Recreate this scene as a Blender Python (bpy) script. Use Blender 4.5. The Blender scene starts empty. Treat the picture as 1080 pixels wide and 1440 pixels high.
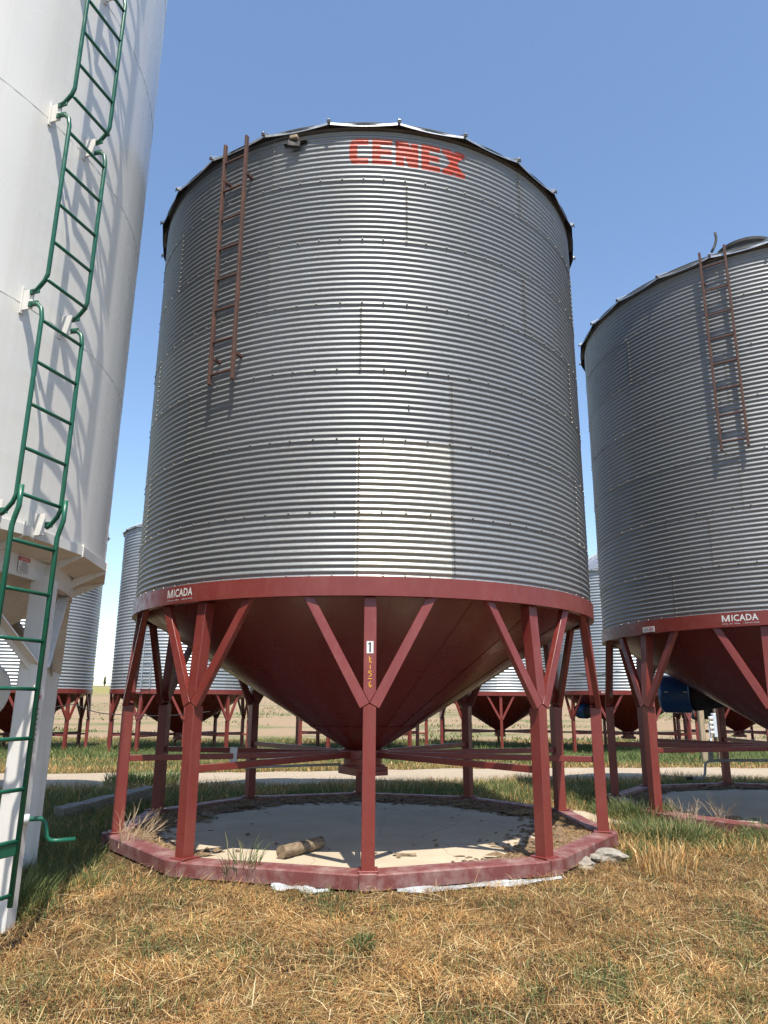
import bpy, bmesh, math, random
import numpy as np
from mathutils import Vector, Matrix
PI = math.pi
def rad(a): return a * PI / 180.0
S = bpy.context.scene
COL = S.collection
rng = np.random.default_rng(7)
random.seed(7)

# ------------------------------------------------------------------ camera
cam_d = bpy.data.cameras.new('camera')
cam = bpy.data.objects.new('camera', cam_d); COL.objects.link(cam); S.camera = cam
cam_d.sensor_fit = 'VERTICAL'; cam_d.sensor_height = 36.0
cam_d.lens = 36.0 * 1041.77 / 1440.0
cam_d.clip_start = 0.05; cam_d.clip_end = 5000
CZ = 1.3386
_p, _r = rad(14.42), rad(0.3427)
F_ = Vector((0, math.cos(_p), math.sin(_p))); R_ = Vector((1, 0, 0)); U_ = R_.cross(F_)
R2_ = R_ * math.cos(_r) + U_ * math.sin(_r); U2_ = -R_ * math.sin(_r) + U_ * math.cos(_r)
cam.matrix_world = Matrix(((R2_.x, U2_.x, -F_.x, 0), (R2_.y, U2_.y, -F_.y, 0), (R2_.z, U2_.z, -F_.z, CZ), (0, 0, 0, 1)))

# ------------------------------------------------------------------ sky, sun
SUN_EL, SUN_ROT = rad(62.3), rad(168.0)
W = bpy.data.worlds.new('World'); S.world = W; W.use_nodes = True
nt = W.node_tree; bg = nt.nodes['Background']
sk = nt.nodes.new('ShaderNodeTexSky'); sk.sky_type = 'NISHITA'; sk.sun_disc = False
sk.sun_elevation = SUN_EL; sk.sun_rotation = SUN_ROT
sk.altitude = 600; sk.air_density = 1.15; sk.dust_density = 0.6; sk.ozone_density = 2.6
nt.links.new(sk.outputs[0], bg.inputs[0]); bg.inputs[1].default_value = 0.14
sun_d = bpy.data.lights.new('sun', 'SUN'); sun_d.energy = 4.7; sun_d.angle = rad(0.53); sun_d.color = (1.0, 0.94, 0.84)
sun = bpy.data.objects.new('sun', sun_d); COL.objects.link(sun)
sv = Vector((math.sin(SUN_ROT) * math.cos(SUN_EL), math.cos(SUN_ROT) * math.cos(SUN_EL), math.sin(SUN_EL)))
sun.rotation_euler = sv.to_track_quat('Z', 'Y').to_euler(); sun.location = sv * 60
S.view_settings.view_transform = 'Standard'; S.view_settings.look = 'None'
S.view_settings.exposure = 0.71; S.view_settings.gamma = 1.0; S.view_settings.use_curve_mapping = False

# ------------------------------------------------------------------ materials
def new_mat(name):
    m = bpy.data.materials.new(name); m.use_nodes = True
    t = m.node_tree
    return m, t, t.nodes['Principled BSDF']
def N(t, typ, **kw):
    n = t.nodes.new(typ)
    for k, v in kw.items():
        if k in n.inputs: n.inputs[k].default_value = v
        else: setattr(n, k, v)
    return n
def ramp(t, fac, stops):
    r = t.nodes.new('ShaderNodeValToRGB')
    while len(r.color_ramp.elements) < len(stops): r.color_ramp.elements.new(0.5)
    for e, (p, c) in zip(r.color_ramp.elements, stops):
        e.position = p; e.color = (c[0], c[1], c[2], 1) if isinstance(c, tuple) else (c, c, c, 1)
    t.links.new(fac, r.inputs[0]); return r.outputs[0]
def mixc(t, fac, a, b, mode='MIX'):
    m = t.nodes.new('ShaderNodeMix'); m.data_type = 'RGBA'; m.blend_type = mode
    for i, v in ((0, fac), (6, a), (7, b)):
        if hasattr(v, 'links'): t.links.new(v, m.inputs[i])
        else: m.inputs[i].default_value = v if not isinstance(v, tuple) else (v[0], v[1], v[2], 1)
    return m.outputs[2]
def noise(t, scale, detail=4, rough=0.55, coord='Object', stretch=None, dist=0.0):
    tc = t.nodes.new('ShaderNodeTexCoord'); n = t.nodes.new('ShaderNodeTexNoise')
    n.inputs['Scale'].default_value = scale; n.inputs['Detail'].default_value = detail; n.inputs['Roughness'].default_value = rough
    n.inputs['Distortion'].default_value = dist
    out = tc.outputs[coord]
    if stretch:
        mp = t.nodes.new('ShaderNodeMapping'); mp.inputs['Scale'].default_value = stretch
        t.links.new(out, mp.inputs[0]); out = mp.outputs[0]
    t.links.new(out, n.inputs['Vector']); return n.outputs['Fac']
def bump(t, b, h, strength=0.3, dist=0.01):
    n = t.nodes.new('ShaderNodeBump'); n.inputs['Strength'].default_value = strength; n.inputs['Distance'].default_value = dist
    t.links.new(h, n.inputs['Height']); t.links.new(n.outputs[0], b.inputs['Normal'])

def paint(name, base, dusty, rough=0.35, dust_amt=0.5, speck=None, met=0.0, scale=6.0, bumpy=0.0):
    m, t, b = new_mat(name)
    f = ramp(t, noise(t, scale, 6, 0.65), [(0.42, 0.0), (0.75, dust_amt)])
    c = mixc(t, f, base, dusty)
    f2 = ramp(t, noise(t, scale * 0.3, 3), [(0.35, 0.0), (0.7, 1.0)])
    c = mixc(t, f2, c, tuple(v * 0.86 for v in base[:3]))if dust_amt < 0.9 else c
    if speck:
        v = t.nodes.new('ShaderNodeTexVoronoi'); v.inputs['Scale'].default_value = 55
        tc = t.nodes.new('ShaderNodeTexCoord'); t.links.new(tc.outputs['Object'], v.inputs['Vector'])
        fs = ramp(t, v.outputs['Distance'], [(0.06, 1.0), (0.12, 0.0)])
        fn = ramp(t, noise(t, 3.0, 3), [(0.5, 0.0), (0.62, 1.0)])
        mm = N(t, 'ShaderNodeMath', operation='MULTIPLY'); t.links.new(fs, mm.inputs[0]); t.links.new(fn, mm.inputs[1])
        c = mixc(t, mm.outputs[0], c, speck)
    t.links.new(c, b.inputs['Base Color'])
    rr = ramp(t, noise(t, scale * 1.7, 5), [(0.3, rough * 0.8), (0.7, min(1, rough * 1.5))])
    t.links.new(rr, b.inputs['Roughness']); b.inputs['Metallic'].default_value = met
    if bumpy: bump(t, b, noise(t, 9, 3), bumpy, 0.01)
    return m

def wear(m, rust=(0.10, 0.035, 0.012), amount=0.55, stretch=(1, 1, 0.12), scale=7.0, lo=0.60, hi=0.74):
    t = m.node_tree; b = t.nodes['Principled BSDF']; src = b.inputs['Base Color'].links[0].from_socket
    f = ramp(t, noise(t, scale, 7, 0.7, stretch=stretch), [(lo, 0.0), (hi, amount)])
    t.links.new(mixc(t, f, src, rust), b.inputs['Base Color'])
def galv_mat(name, base, rough, metal=0.92, streak=0.35, coord='Object'):
    m, t, b = new_mat(name)
    oi = t.nodes.new('ShaderNodeObjectInfo')
    var = ramp(t, oi.outputs['Random'], [(0.0, 0.86), (1.0, 1.06)])
    n1 = noise(t, 30, 5, 0.7)
    n2 = noise(t, 3.0, 6, 0.65, stretch=(1, 1, 0.25))
    c = ramp(t, n1, [(0.25, tuple(v * 0.88 for v in base)), (0.75, tuple(min(1, v * 1.08) for v in base))])
    c = mixc(t, 1.0, c, var, 'MULTIPLY')
    c = mixc(t, ramp(t, n2, [(0.45, 0.0), (0.8, streak)]), c, (0.23, 0.215, 0.19))
    t.links.new(c, b.inputs['Base Color'])
    r = ramp(t, n1, [(0.3, rough * 0.85), (0.7, rough * 1.2)])
    t.links.new(r, b.inputs['Roughness']); b.inputs['Metallic'].default_value = metal; b.inputs['Specular IOR Level'].default_value = 0.3
    bump(t, b, n2, 0.12, 0.004)
    return m

M = {}
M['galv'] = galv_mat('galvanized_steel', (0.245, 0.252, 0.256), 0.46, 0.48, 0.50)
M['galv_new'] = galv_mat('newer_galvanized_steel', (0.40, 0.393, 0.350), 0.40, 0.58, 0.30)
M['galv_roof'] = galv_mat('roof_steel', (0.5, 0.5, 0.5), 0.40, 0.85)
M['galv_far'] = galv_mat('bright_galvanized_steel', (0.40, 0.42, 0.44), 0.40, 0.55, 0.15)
M['bolt'] = galv_mat('bolt_steel', (0.30, 0.28, 0.24), 0.55, 0.6)
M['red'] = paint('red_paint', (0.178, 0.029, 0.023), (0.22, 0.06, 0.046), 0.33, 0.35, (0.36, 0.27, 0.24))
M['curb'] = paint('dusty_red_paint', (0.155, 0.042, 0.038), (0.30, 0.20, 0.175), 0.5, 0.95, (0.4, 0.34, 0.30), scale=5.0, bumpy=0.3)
M['hopper'] = paint('glossy_shaded_red_paint', (0.115, 0.013, 0.009), (0.15, 0.03, 0.022), 0.27, 0.3, scale=2.0)  # the leg red, glossier and darkened to carry the hopper's shade in its colour
M['white'] = paint('white_enamel', (0.78, 0.75, 0.69), (0.70, 0.66, 0.59), 0.22, 0.35, scale=1.2)
M['white_leg'] = paint('white_post_paint', (0.66, 0.64, 0.60), (0.45, 0.40, 0.32), 0.4, 0.5, scale=3.0)
M['green'] = paint('green_enamel', (0.006, 0.095, 0.052), (0.02, 0.13, 0.08), 0.3, 0.3, scale=9)
M['rust'] = paint('rusty_brown_steel', (0.075, 0.036, 0.028), (0.16, 0.06, 0.03), 0.65, 0.8, scale=14)
M['blue'] = paint('blue_enamel', (0.008, 0.05, 0.16), (0.02, 0.07, 0.2), 0.3, 0.3)
M['black'] = paint('black_rubber', (0.012, 0.012, 0.013), (0.03, 0.03, 0.03), 0.6, 0.3)
M['grey'] = paint('grey_steel', (0.27, 0.29, 0.31), (0.34, 0.34, 0.33), 0.45, 0.5, met=0.3)
M['box_grey'] = paint('grey_enclosure_paint', (0.50, 0.55, 0.60), (0.55, 0.57, 0.58), 0.45, 0.3)
M['sticker'] = paint('white_vinyl', (0.62, 0.61, 0.59), (0.55, 0.53, 0.50), 0.45, 0.2)
M['ink'] = paint('black_ink', (0.02, 0.02, 0.025), (0.04, 0.04, 0.04), 0.5, 0.2)
M['ink_red'] = paint('red_ink', (0.50, 0.03, 0.05), (0.5, 0.1, 0.1), 0.5, 0.2)
M['ink_yellow'] = paint('yellow_paint_marker', (0.75, 0.36, 0.02), (0.6, 0.3, 0.03), 0.5, 0.5, scale=40)
M['dark_cap'] = paint('dark_sealant_and_eave_shade', (0.035, 0.033, 0.032), (0.07, 0.06, 0.05), 0.7, 0.5)  # roof caps and fittings; also the painted shade under the eaves

wear(M['red'], (0.25, 0.10, 0.08), 0.30, (1, 1, 0.3), 11, 0.5, 0.8)
wear(M['red'], (0.07, 0.022, 0.012), 0.8, (1, 1, 0.5), 34, 0.66, 0.72)
wear(M['white'], (0.36, 0.31, 0.24), 0.30, (1, 1, 0.05), 5, 0.48, 0.85)
wear(M['white_leg'], (0.33, 0.27, 0.20), 0.5, (1, 1, 0.12), 6, 0.52, 0.8)
wear(M['green'], (0.16, 0.20, 0.17), 0.8, (1, 1, 1), 30, 0.66, 0.70)
def wood_mat(name, a, b_, stretch):
    m, t, b = new_mat(name)
    n = noise(t, 8, 8, 0.7, stretch=stretch, dist=0.6)
    c = ramp(t, n, [(0.25, tuple(v * 0.35 for v in a)), (0.45, a), (0.7, b_)])
    t.links.new(c, b.inputs['Base Color']); b.inputs['Roughness'].default_value = 0.9
    bump(t, b, n, 0.8, 0.02); return m
M['wood'] = wood_mat('weathered_grey_wood', (0.20, 0.17, 0.14), (0.36, 0.32, 0.27), (1, 6, 6))
M['log'] = wood_mat('brown_log_bark', (0.17, 0.12, 0.075), (0.34, 0.25, 0.16), (1.2, 3, 3))
M['pole'] = wood_mat('pale_pole_wood', (0.30, 0.23, 0.15), (0.46, 0.37, 0.26), (6, 6, 0.6))

def text_paint():
    m, t, b = new_mat('faded_red_spray_paint')
    f = ramp(t, noise(t, 26, 7, 0.75), [(0.30, 0.45), (0.48, 1.0)])
    c = mixc(t, f, (0.36, 0.30, 0.27), (0.46, 0.050, 0.020)); t.links.new(c, b.inputs['Base Color'])
    inv = N(t, 'ShaderNodeMath', operation='SUBTRACT'); inv.inputs[0].default_value = 0.9; t.links.new(f, inv.inputs[1])
    inv.use_clamp = True
    t.links.new(inv.outputs[0], b.inputs['Metallic']); b.inputs['Roughness'].default_value = 0.45
    return m
M['spray'] = text_paint()

def concrete_mat():
    m, t, b = new_mat('concrete')
    n1 = noise(t, 1.4, 8, 0.62); n2 = noise(t, 60, 4, 0.7); n3 = noise(t, 6, 5, 0.6)
    c = ramp(t, n1, [(0.3, (0.38, 0.315, 0.225)), (0.6, (0.48, 0.40, 0.29)), (0.8, (0.53, 0.45, 0.335))])
    c = mixc(t, ramp(t, n3, [(0.55, 0.0), (0.75, 0.4)]), c, (0.33, 0.27, 0.20))
    c = mixc(t, ramp(t, n2, [(0.62, 0.0), (0.72, 0.5)]), c, (0.30, 0.26, 0.21))
    wn = t.nodes.new('ShaderNodeTexNoise'); wn.inputs['Scale'].default_value = 2.5; tcw = t.nodes.new('ShaderNodeTexCoord'); t.links.new(tcw.outputs['Object'], wn.inputs['Vector'])
    wv = mixc(t, 0.25, tcw.outputs['Object'], wn.outputs['Color'])
    cr_ = t.nodes.new('ShaderNodeTexVoronoi'); cr_.feature = 'DISTANCE_TO_EDGE'; cr_.inputs['Scale'].default_value = 0.8; t.links.new(wv, cr_.inputs['Vector'])
    c = mixc(t, ramp(t, cr_.outputs['Distance'], [(0.001, 0.55), (0.004, 0.0)]), c, (0.16, 0.095, 0.07))
    v = t.nodes.new('ShaderNodeTexVoronoi'); v.inputs['Scale'].default_value = 9
    tc = t.nodes.new('ShaderNodeTexCoord'); t.links.new(tc.outputs['Object'], v.inputs['Vector'])
    c = mixc(t, ramp(t, v.outputs['Distance'], [(0.05, 0.85), (0.09, 0.0)]), c, (0.28, 0.22, 0.15))
    t.links.new(c, b.inputs['Base Color']); b.inputs['Roughness'].default_value = 0.85
    bump(t, b, n2, 0.25, 0.006); return m
M['concrete'] = concrete_mat()
def simple_rock():
    m, t, b = new_mat('pale_broken_concrete')
    n = noise(t, 14, 6, 0.7)
    t.links.new(ramp(t, n, [(0.3, (0.14, 0.125, 0.10)), (0.65, (0.34, 0.31, 0.26))]), b.inputs['Base Color'])
    b.inputs['Roughness'].default_value = 0.9; bump(t, b, n, 0.8, 0.02); return m
M['rock'] = simple_rock()
def plastic():
    m, t, b = new_mat('dirty_white_sheeting')
    n = noise(t, 9, 7, 0.7, stretch=(1, 1, 3))
    t.links.new(ramp(t, n, [(0.35, (0.16, 0.15, 0.13)), (0.58, (0.42, 0.44, 0.46))]), b.inputs['Base Color'])
    b.inputs['Roughness'].default_value = 0.4; bump(t, b, n, 0.7, 0.02); return m
M['film'] = plastic()

def blade_mat():
    m, t, b = new_mat('grass_blades')
    ca = t.nodes.new('ShaderNodeVertexColor'); ca.layer_name = 'col'
    t.links.new(ca.outputs[0], b.inputs['Base Color']); b.inputs['Roughness'].default_value = 0.7
    tr = t.nodes.new('ShaderNodeBsdfTranslucent'); t.links.new(ca.outputs[0], tr.inputs[0])
    mx = t.nodes.new('ShaderNodeMixShader'); mx.inputs[0].default_value = 0.28
    t.links.new(b.outputs[0], mx.inputs[1]); t.links.new(tr.outputs[0], mx.inputs[2])
    t.links.new(mx.outputs[0], t.nodes['Material Output'].inputs[0]); return m
M['blade'] = blade_mat()

def ground_mat():
    m, t, b = new_mat('prairie_ground')
    ca = t.nodes.new('ShaderNodeVertexColor'); ca.layer_name = 'col'
    n1 = noise(t, 45, 8, 0.75); n2 = noise(t, 5, 6, 0.65)
    mod = ramp(t, n1, [(0.3, 0.45), (0.52, 0.95), (0.72, 1.5)])
    c = mixc(t, 1.0, ca.outputs[0], mod, 'MULTIPLY')
    c = mixc(t, 1.0, c, ramp(t, n2, [(0.3, 0.75), (0.7, 1.2)]), 'MULTIPLY')
    # far field: green tufts streaked over the bare soil
    n3 = noise(t, 0.16, 9, 0.68, stretch=(0.45, 1.0, 1)); n4 = noise(t, 2.5, 5, 0.7)
    sx = t.nodes.new('ShaderNodeSeparateXYZ'); tc = t.nodes.new('ShaderNodeTexCoord'); t.links.new(tc.outputs['Object'], sx.inputs[0])
    mr = t.nodes.new('ShaderNodeMapRange'); mr.inputs[1].default_value = 36; mr.inputs[2].default_value = 46
    t.links.new(sx.outputs[1], mr.inputs[0])
    far2 = t.nodes.new('ShaderNodeMapRange'); far2.inputs[1].default_value = 160; far2.inputs[2].default_value = 100
    t.links.new(sx.outputs[1], far2.inputs[0])
    f3 = ramp(t, n3, [(0.50, 0.0), (0.60, 0.8)])
    mm = N(t, 'ShaderNodeMath', operation='MULTIPLY'); t.links.new(f3, mm.inputs[0]); t.links.new(mr.outputs[0], mm.inputs[1])
    mk = N(t, 'ShaderNodeMath', operation='MULTIPLY'); t.links.new(mm.outputs[0], mk.inputs[0]); t.links.new(far2.outputs[0], mk.inputs[1])
    c = mixc(t, mk.outputs[0], c, (0.13, 0.15, 0.06))
    t.links.new(c, b.inputs['Base Color']); b.inputs['Roughness'].default_value = 0.95
    b.inputs['Specular IOR Level'].default_value = 0.1
    bump(t, b, n1, 0.8, 0.03); return m
M['ground'] = ground_mat()
def gravel_mat():
    m, t, b = new_mat('pale_gravel')
    n1 = noise(t, 30, 8, 0.8); n2 = noise(t, 1.2, 6, 0.6)
    c = ramp(t, n1, [(0.3, (0.24, 0.18, 0.125)), (0.5, (0.43, 0.345, 0.25)), (0.7, (0.55, 0.46, 0.35))])
    c = mixc(t, ramp(t, n2, [(0.45, 0.0), (0.75, 0.5)]), c, (0.30, 0.23, 0.15))
    t.links.new(c, b.inputs['Base Color']); b.inputs['Roughness'].default_value = 0.95
    bump(t, b, n1, 1.0, 0.03); return m
M['gravel'] = gravel_mat()

# ------------------------------------------------------------------ object helpers
def link(name, mesh, parent=None, mat=None):
    if mat and not mesh.materials: mesh.materials.append(M[mat])
    o = bpy.data.objects.new(name, mesh); COL.objects.link(o)
    if parent: o.parent = parent
    return o
def tag(o, label=None, cat=None, group=None, kind=None):
    if label: o['label'] = label
    if cat: o['category'] = cat
    if group: o['group'] = group
    if kind: o['kind'] = kind
    return o
def thing(name, label, cat, loc=(0, 0, 0), rz=0.0, group=None):
    o = bpy.data.objects.new(name, None); COL.objects.link(o); o.empty_display_size = 0.2
    o.location = loc; o.rotation_euler = (0, 0, rz); return tag(o, label, cat, group)
def mesh_of(name, verts, faces, mat=None, smooth=False):
    m = bpy.data.meshes.new(name); m.from_pydata([tuple(v) for v in verts], [], faces)
    if smooth: m.polygons.foreach_set('use_smooth', [True] * len(m.polygons))
    if mat: m.materials.append(M[mat])
    m.update(); return m
def bm_mesh(name, bm, mat=None, smooth=False):
    m = bpy.data.meshes.new(name); bmesh.ops.recalc_face_normals(bm, faces=bm.faces); bm.to_mesh(m); bm.free()
    if smooth: m.polygons.foreach_set('use_smooth', [True] * len(m.polygons))
    if mat: m.materials.append(M[mat])
    return m
def box_bm(bm, p, q, w, d, bev=0.0, up=None):
    """box of width w and depth d running from p to q"""
    p, q = Vector(p), Vector(q); ax = (q - p); L = ax.length; ax.normalize()
    up = Vector(up) if up else (Vector((0, 0, 1)) if abs(ax.z) < 0.9 else Vector((1, 0, 0)))
    s = ax.cross(up).normalized(); u = s.cross(ax).normalized()
    vs = []
    for t in (p, q):
        for a, b in ((-1, -1), (1, -1), (1, 1), (-1, 1)):
            vs.append(bm.verts.new(t + s * a * w / 2 + u * b * d / 2))
    fs = [(0, 1, 2, 3), (7, 6, 5, 4), (0, 4, 5, 1), (1, 5, 6, 2), (2, 6, 7, 3), (3, 7, 4, 0)]
    nf = [bm.faces.new([vs[i] for i in f]) for f in fs]
    if bev:
        es = list({e for f in nf for e in f.edges})
        bmesh.ops.bevel(bm, geom=es, offset=bev, segments=1, affect='EDGES')
def beam(name, p, q, w, d, mat, parent=None, bev=0.004, up=None):
    bm = bmesh.new(); box_bm(bm, p, q, w, d, bev, up); return link(name, bm_mesh(name, bm, mat), parent)
def tube_data(pts, r, n=8, closed=True):
    pts = [Vector(p) for p in pts]; vs = []; fs = []
    up = None
    for i, p in enumerate(pts):
        a = pts[max(i - 1, 0)]; b = pts[min(i + 1, len(pts) - 1)]; t = (b - a).normalized()
        if up is None: up = Vector((0, 0, 1)) if abs(t.z) < 0.9 else Vector((1, 0, 0))
        s = t.cross(up).normalized(); up = s.cross(t).normalized()
        rr = r[i] if isinstance(r, (list, tuple)) else r
        for k in range(n):
            an = 2 * PI * k / n; vs.append(p + (s * math.cos(an) + up * math.sin(an)) * rr)
    for i in range(len(pts) - 1):
        for k in range(n):
            a, b = i * n + k, i * n + (k + 1) % n
            fs.append((a, b, b + n, a + n))
    if closed: fs.append(tuple(range(n))[::-1]); fs.append(tuple(range((len(pts) - 1) * n, len(pts) * n)))
    return vs, fs
def tube(name, pts, r, mat, parent=None, n=8):
    vs, fs = tube_data(pts, r, n); return link(name, mesh_of(name, vs, fs, mat, True), parent)
def lathe(name, prof, a0, a1, seg, mat, smooth=True, closed_prof=False):
    vs, fs = [], []; full = abs(a1 - a0) >= 359.9; n = len(prof)
    cols = seg if full else seg + 1
    for i in range(cols):
        a = rad(a0 + (a1 - a0) * i / seg)
        for r, z in prof: vs.append((r * math.cos(a), r * math.sin(a), z))
    for i in range(seg):
        j = (i + 1) % cols
        for k in range(n if closed_prof else n - 1):
            k2 = (k + 1) % n
            fs.append((i * n + k, j * n + k, j * n + k2, i * n + k2))
    return mesh_of(name, vs, fs, mat, smooth)
def autosmooth(m, ang=35):
    bm = bmesh.new(); bm.from_mesh(m)
    for e in bm.edges:
        e.smooth = not (len(e.link_faces) == 2 and e.calc_face_angle(0) > rad(ang))
    for f in bm.faces: f.smooth = True
    bm.to_mesh(m); bm.free(); return m
def prism(name, poly, x0, depth, shear, mat, bev=0.004, zref=1.33):
    """poly in (y,z) extruded from x0 inward by depth; x shifts by shear per metre above zref"""
    bm = bmesh.new(); n = len(poly); A, B = [], []
    for y, z in poly:
        dx = shear * max(0.0, z - zref)
        A.append(bm.verts.new((x0 + dx, y, z))); B.append(bm.verts.new((x0 - depth + dx, y, z)))
    bm.faces.new(A); bm.faces.new(B[::-1])
    for i in range(n): bm.faces.new((A[i], B[i], B[(i + 1) % n], A[(i + 1) % n]))
    bmesh.ops.bevel(bm, geom=list(bm.edges), offset=bev, segments=1, affect='EDGES')
    return bm_mesh(name, bm, mat)

# ------------------------------------------------------------------ terrain
def vnoise(x, y, s, seed=0):
    r = np.random.default_rng(seed).random((64, 64))
    X = np.asarray(x) / s + 1000.5; Y = np.asarray(y) / s + 1000.5
    xi = np.floor(X).astype(int); yi = np.floor(Y).astype(int); fx = X - xi; fy = Y - yi
    fx = fx * fx * (3 - 2 * fx); fy = fy * fy * (3 - 2 * fy)
    g = lambda a, b: r[a % 64, b % 64]
    return (g(xi, yi) * (1 - fx) + g(xi + 1, yi) * fx) * (1 - fy) + (g(xi, yi + 1) * (1 - fx) + g(xi + 1, yi + 1) * fx) * fy
BC = (-0.235, 9.355); RC = (6.146, 11.161); TC = (-5.053, 5.562)
def H(x, y):
    x = np.asarray(x, float); y = np.asarray(y, float)
    z = np.interp(y, [-400, -20, 4, 14, 20, 30, 45, 60, 100, 170, 300, 420, 700, 3000],
                  [-6, -0.5, -0.14, -0.15, -0.28, -0.60, -0.66, -0.5, 0.35, 2.3, 6.6, 8.2, 7.0, -20])
    d = np.minimum(np.hypot(x - BC[0], y - BC[1]), np.hypot(x - RC[0], y - RC[1]))
    k = np.clip((d - 2.8) / 0.8, 0, 1)
    z = z + k * (0.05 * (vnoise(x, y, 0.9, 1) - 0.5) + 0.025 * (vnoise(x, y, 0.25, 2) - 0.5))
    far = np.clip((y - 120) / 200, 0, 1)
    return z + far * 1.6 * (vnoise(x, y, 130, 3) - 0.5) - 0.00001 * far * 0
def axis(lo, fine0, fine1, hi, step, grow=1.12):
    a = list(np.arange(fine0, fine1 + 1e-6, step)); s = step
    while a[-1] < hi: s *= grow; a.append(a[-1] + s)
    s = step; b = []
    v = fine0
    while v > lo: s *= grow; v -= s; b.append(v)
    return np.array(b[::-1] + a)
gx = axis(-1800, -8, 10, 1800, 0.14); gy = axis(-60, 2.5, 16, 1500, 0.14, 1.07)
GX, GY = np.meshgrid(gx, gy); GZ = H(GX, GY)
nx, ny = len(gx), len(gy)
idx = np.arange(nx * ny).reshape(ny, nx)
quads = np.stack([idx[:-1, :-1], idx[:-1, 1:], idx[1:, 1:], idx[1:, :-1]], -1).reshape(-1, 4)
def np_mesh(name, V, loops, starts, totals, mat, smooth=False, col=None):
    m = bpy.data.meshes.new(name)
    m.vertices.add(len(V)); m.vertices.foreach_set('co', V.astype(np.float32).ravel())
    m.loops.add(len(loops)); m.loops.foreach_set('vertex_index', loops.astype(np.int32))
    m.polygons.add(len(starts)); m.polygons.foreach_set('loop_start', starts.astype(np.int32))
    try: m.polygons.foreach_set('loop_total', totals.astype(np.int32))
    except Exception: pass
    m.materials.append(M[mat])
    if smooth: m.polygons.foreach_set('use_smooth', np.ones(len(starts), bool))
    m.update(calc_edges=True)
    if col is not None:
        a = m.color_attributes.new('col', 'FLOAT_COLOR', 'POINT')
        a.data.foreach_set('color', np.concatenate([col, np.ones((len(col), 1))], 1).astype(np.float32).ravel())
    return m
def quad_mesh(name, V, Q, mat, smooth=True, col=None):
    return np_mesh(name, V, Q.ravel(), np.arange(len(Q)) * 4, np.full(len(Q), 4), mat, smooth, col)
def lerp(a, b, t): return a + (b - a) * t
# ground colour by place: thatch near, green strips, stubble, canola
def band(v, a, b, s): return np.clip((v - a) / s, 0, 1) * np.clip((b - v) / s, 0, 1)
Y_ = GY.ravel(); X_ = GX.ravel()
colr = np.tile(np.array([[0.085, 0.052, 0.028]]), (len(Y_), 1))
gr = np.clip(band(Y_, 11.0, 33, 1.5) * (0.45 + 0.55 * (vnoise(X_, Y_, 1.6, 5) > 0.42)), 0, 1)[:, None]
colr = lerp(colr, np.array([[0.10, 0.115, 0.04]]), gr)
tan_ = (np.clip((Y_ - 33) / 6, 0, 1))[:, None]
colr = lerp(colr, np.array([[0.33, 0.235, 0.15]]), tan_)
tb = (band(Y_, 19.5, 23.5, 1.2) * 0.8)[:, None]; colr = lerp(colr, np.array([[0.27, 0.17, 0.085]]), tb)
gg = (band(Y_ + 25 * (vnoise(X_, Y_, 60, 8) - 0.5), 165, 200, 12) * 0.5)[:, None]; colr = lerp(colr, np.array([[0.17, 0.18, 0.06]]), gg)
yl = (band(Y_, 205, 280, 12))[:, None]; colr = lerp(colr, np.array([[0.27, 0.25, 0.09]]), yl)
g2 = np.clip((Y_ - 285) / 12, 0, 1)[:, None]; colr = lerp(colr, np.array([[0.17, 0.21, 0.08]]), g2)
o = link('ground', quad_mesh('ground', np.stack([GX.ravel(), GY.ravel(), GZ.ravel()], 1), quads, 'ground', True, colr)); tag(o, kind='structure')

# gravel track crossing behind the bins
ts = np.arange(-70, 70, 0.25)
def track_c(x): return np.interp(x, [-70, -8, -5, -2, 3, 6, 70], [11.5, 15.1, 15.5, 16.2, 17.9, 18.4, 25])
TVr, TQ = [], []
NW = 14
for i, x in enumerate(ts):
    w0 = 1.75 + 0.5 * float(vnoise(x, 0, 1.1, 11)) ; w1 = 1.75 + 0.5 * float(vnoise(x, 9, 0.9, 12))
    for j in range(NW + 1):
        t = j / NW; y = track_c(x) - w0 + t * (w0 + w1); e = min(t, 1 - t)
        TVr.append((x, y, float(H(x, y)) + 0.004 + 0.02 * min(1, e * 6) + 0.01 * float(vnoise(x, y, 0.3, 13))))
for i in range(len(ts) - 1):
    for j in range(NW):
        a = i * (NW + 1) + j; TQ.append((a, a + NW + 1, a + NW + 2, a + 1))
o = link('gravel_track', quad_mesh('gravel_track', np.array(TVr), np.array(TQ), 'gravel')); tag(o, kind='structure')

# ------------------------------------------------------------------ blades of grass and straw
def blades(name, P, L, Wd, az, e0, e1, colb, roll=None):
    n = len(P); s_a = az + PI / 2 if roll is None else roll
    d1 = np.stack([np.cos(az) * np.cos(e0), np.sin(az) * np.cos(e0), np.sin(e0)], 1)
    d2 = np.stack([np.cos(az) * np.cos(e1), np.sin(az) * np.cos(e1), np.sin(e1)], 1)
    s = np.stack([np.cos(s_a), np.sin(s_a), np.zeros(n)], 1) * (Wd / 2)[:, None]
    p1 = P + d1 * (L * 0.55)[:, None]; p2 = p1 + d2 * (L * 0.45)[:, None]
    V = np.stack([P - s, P + s, p1 + s * 0.85, p1 - s * 0.85, p2], 1).reshape(-1, 3)
    b = (np.arange(n) * 5)[:, None]
    loops = (b + np.array([[0, 1, 2, 3, 3, 2, 4]])).ravel()
    st = (np.arange(n)[:, None] * 7 + np.array([[0, 4]])).ravel(); tot = np.tile([4, 3], n)
    c = np.repeat(colb, 5, 0)
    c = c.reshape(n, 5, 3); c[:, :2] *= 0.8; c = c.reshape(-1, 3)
    return np_mesh(name, V, loops, st, tot, 'blade', False, c)
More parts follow.
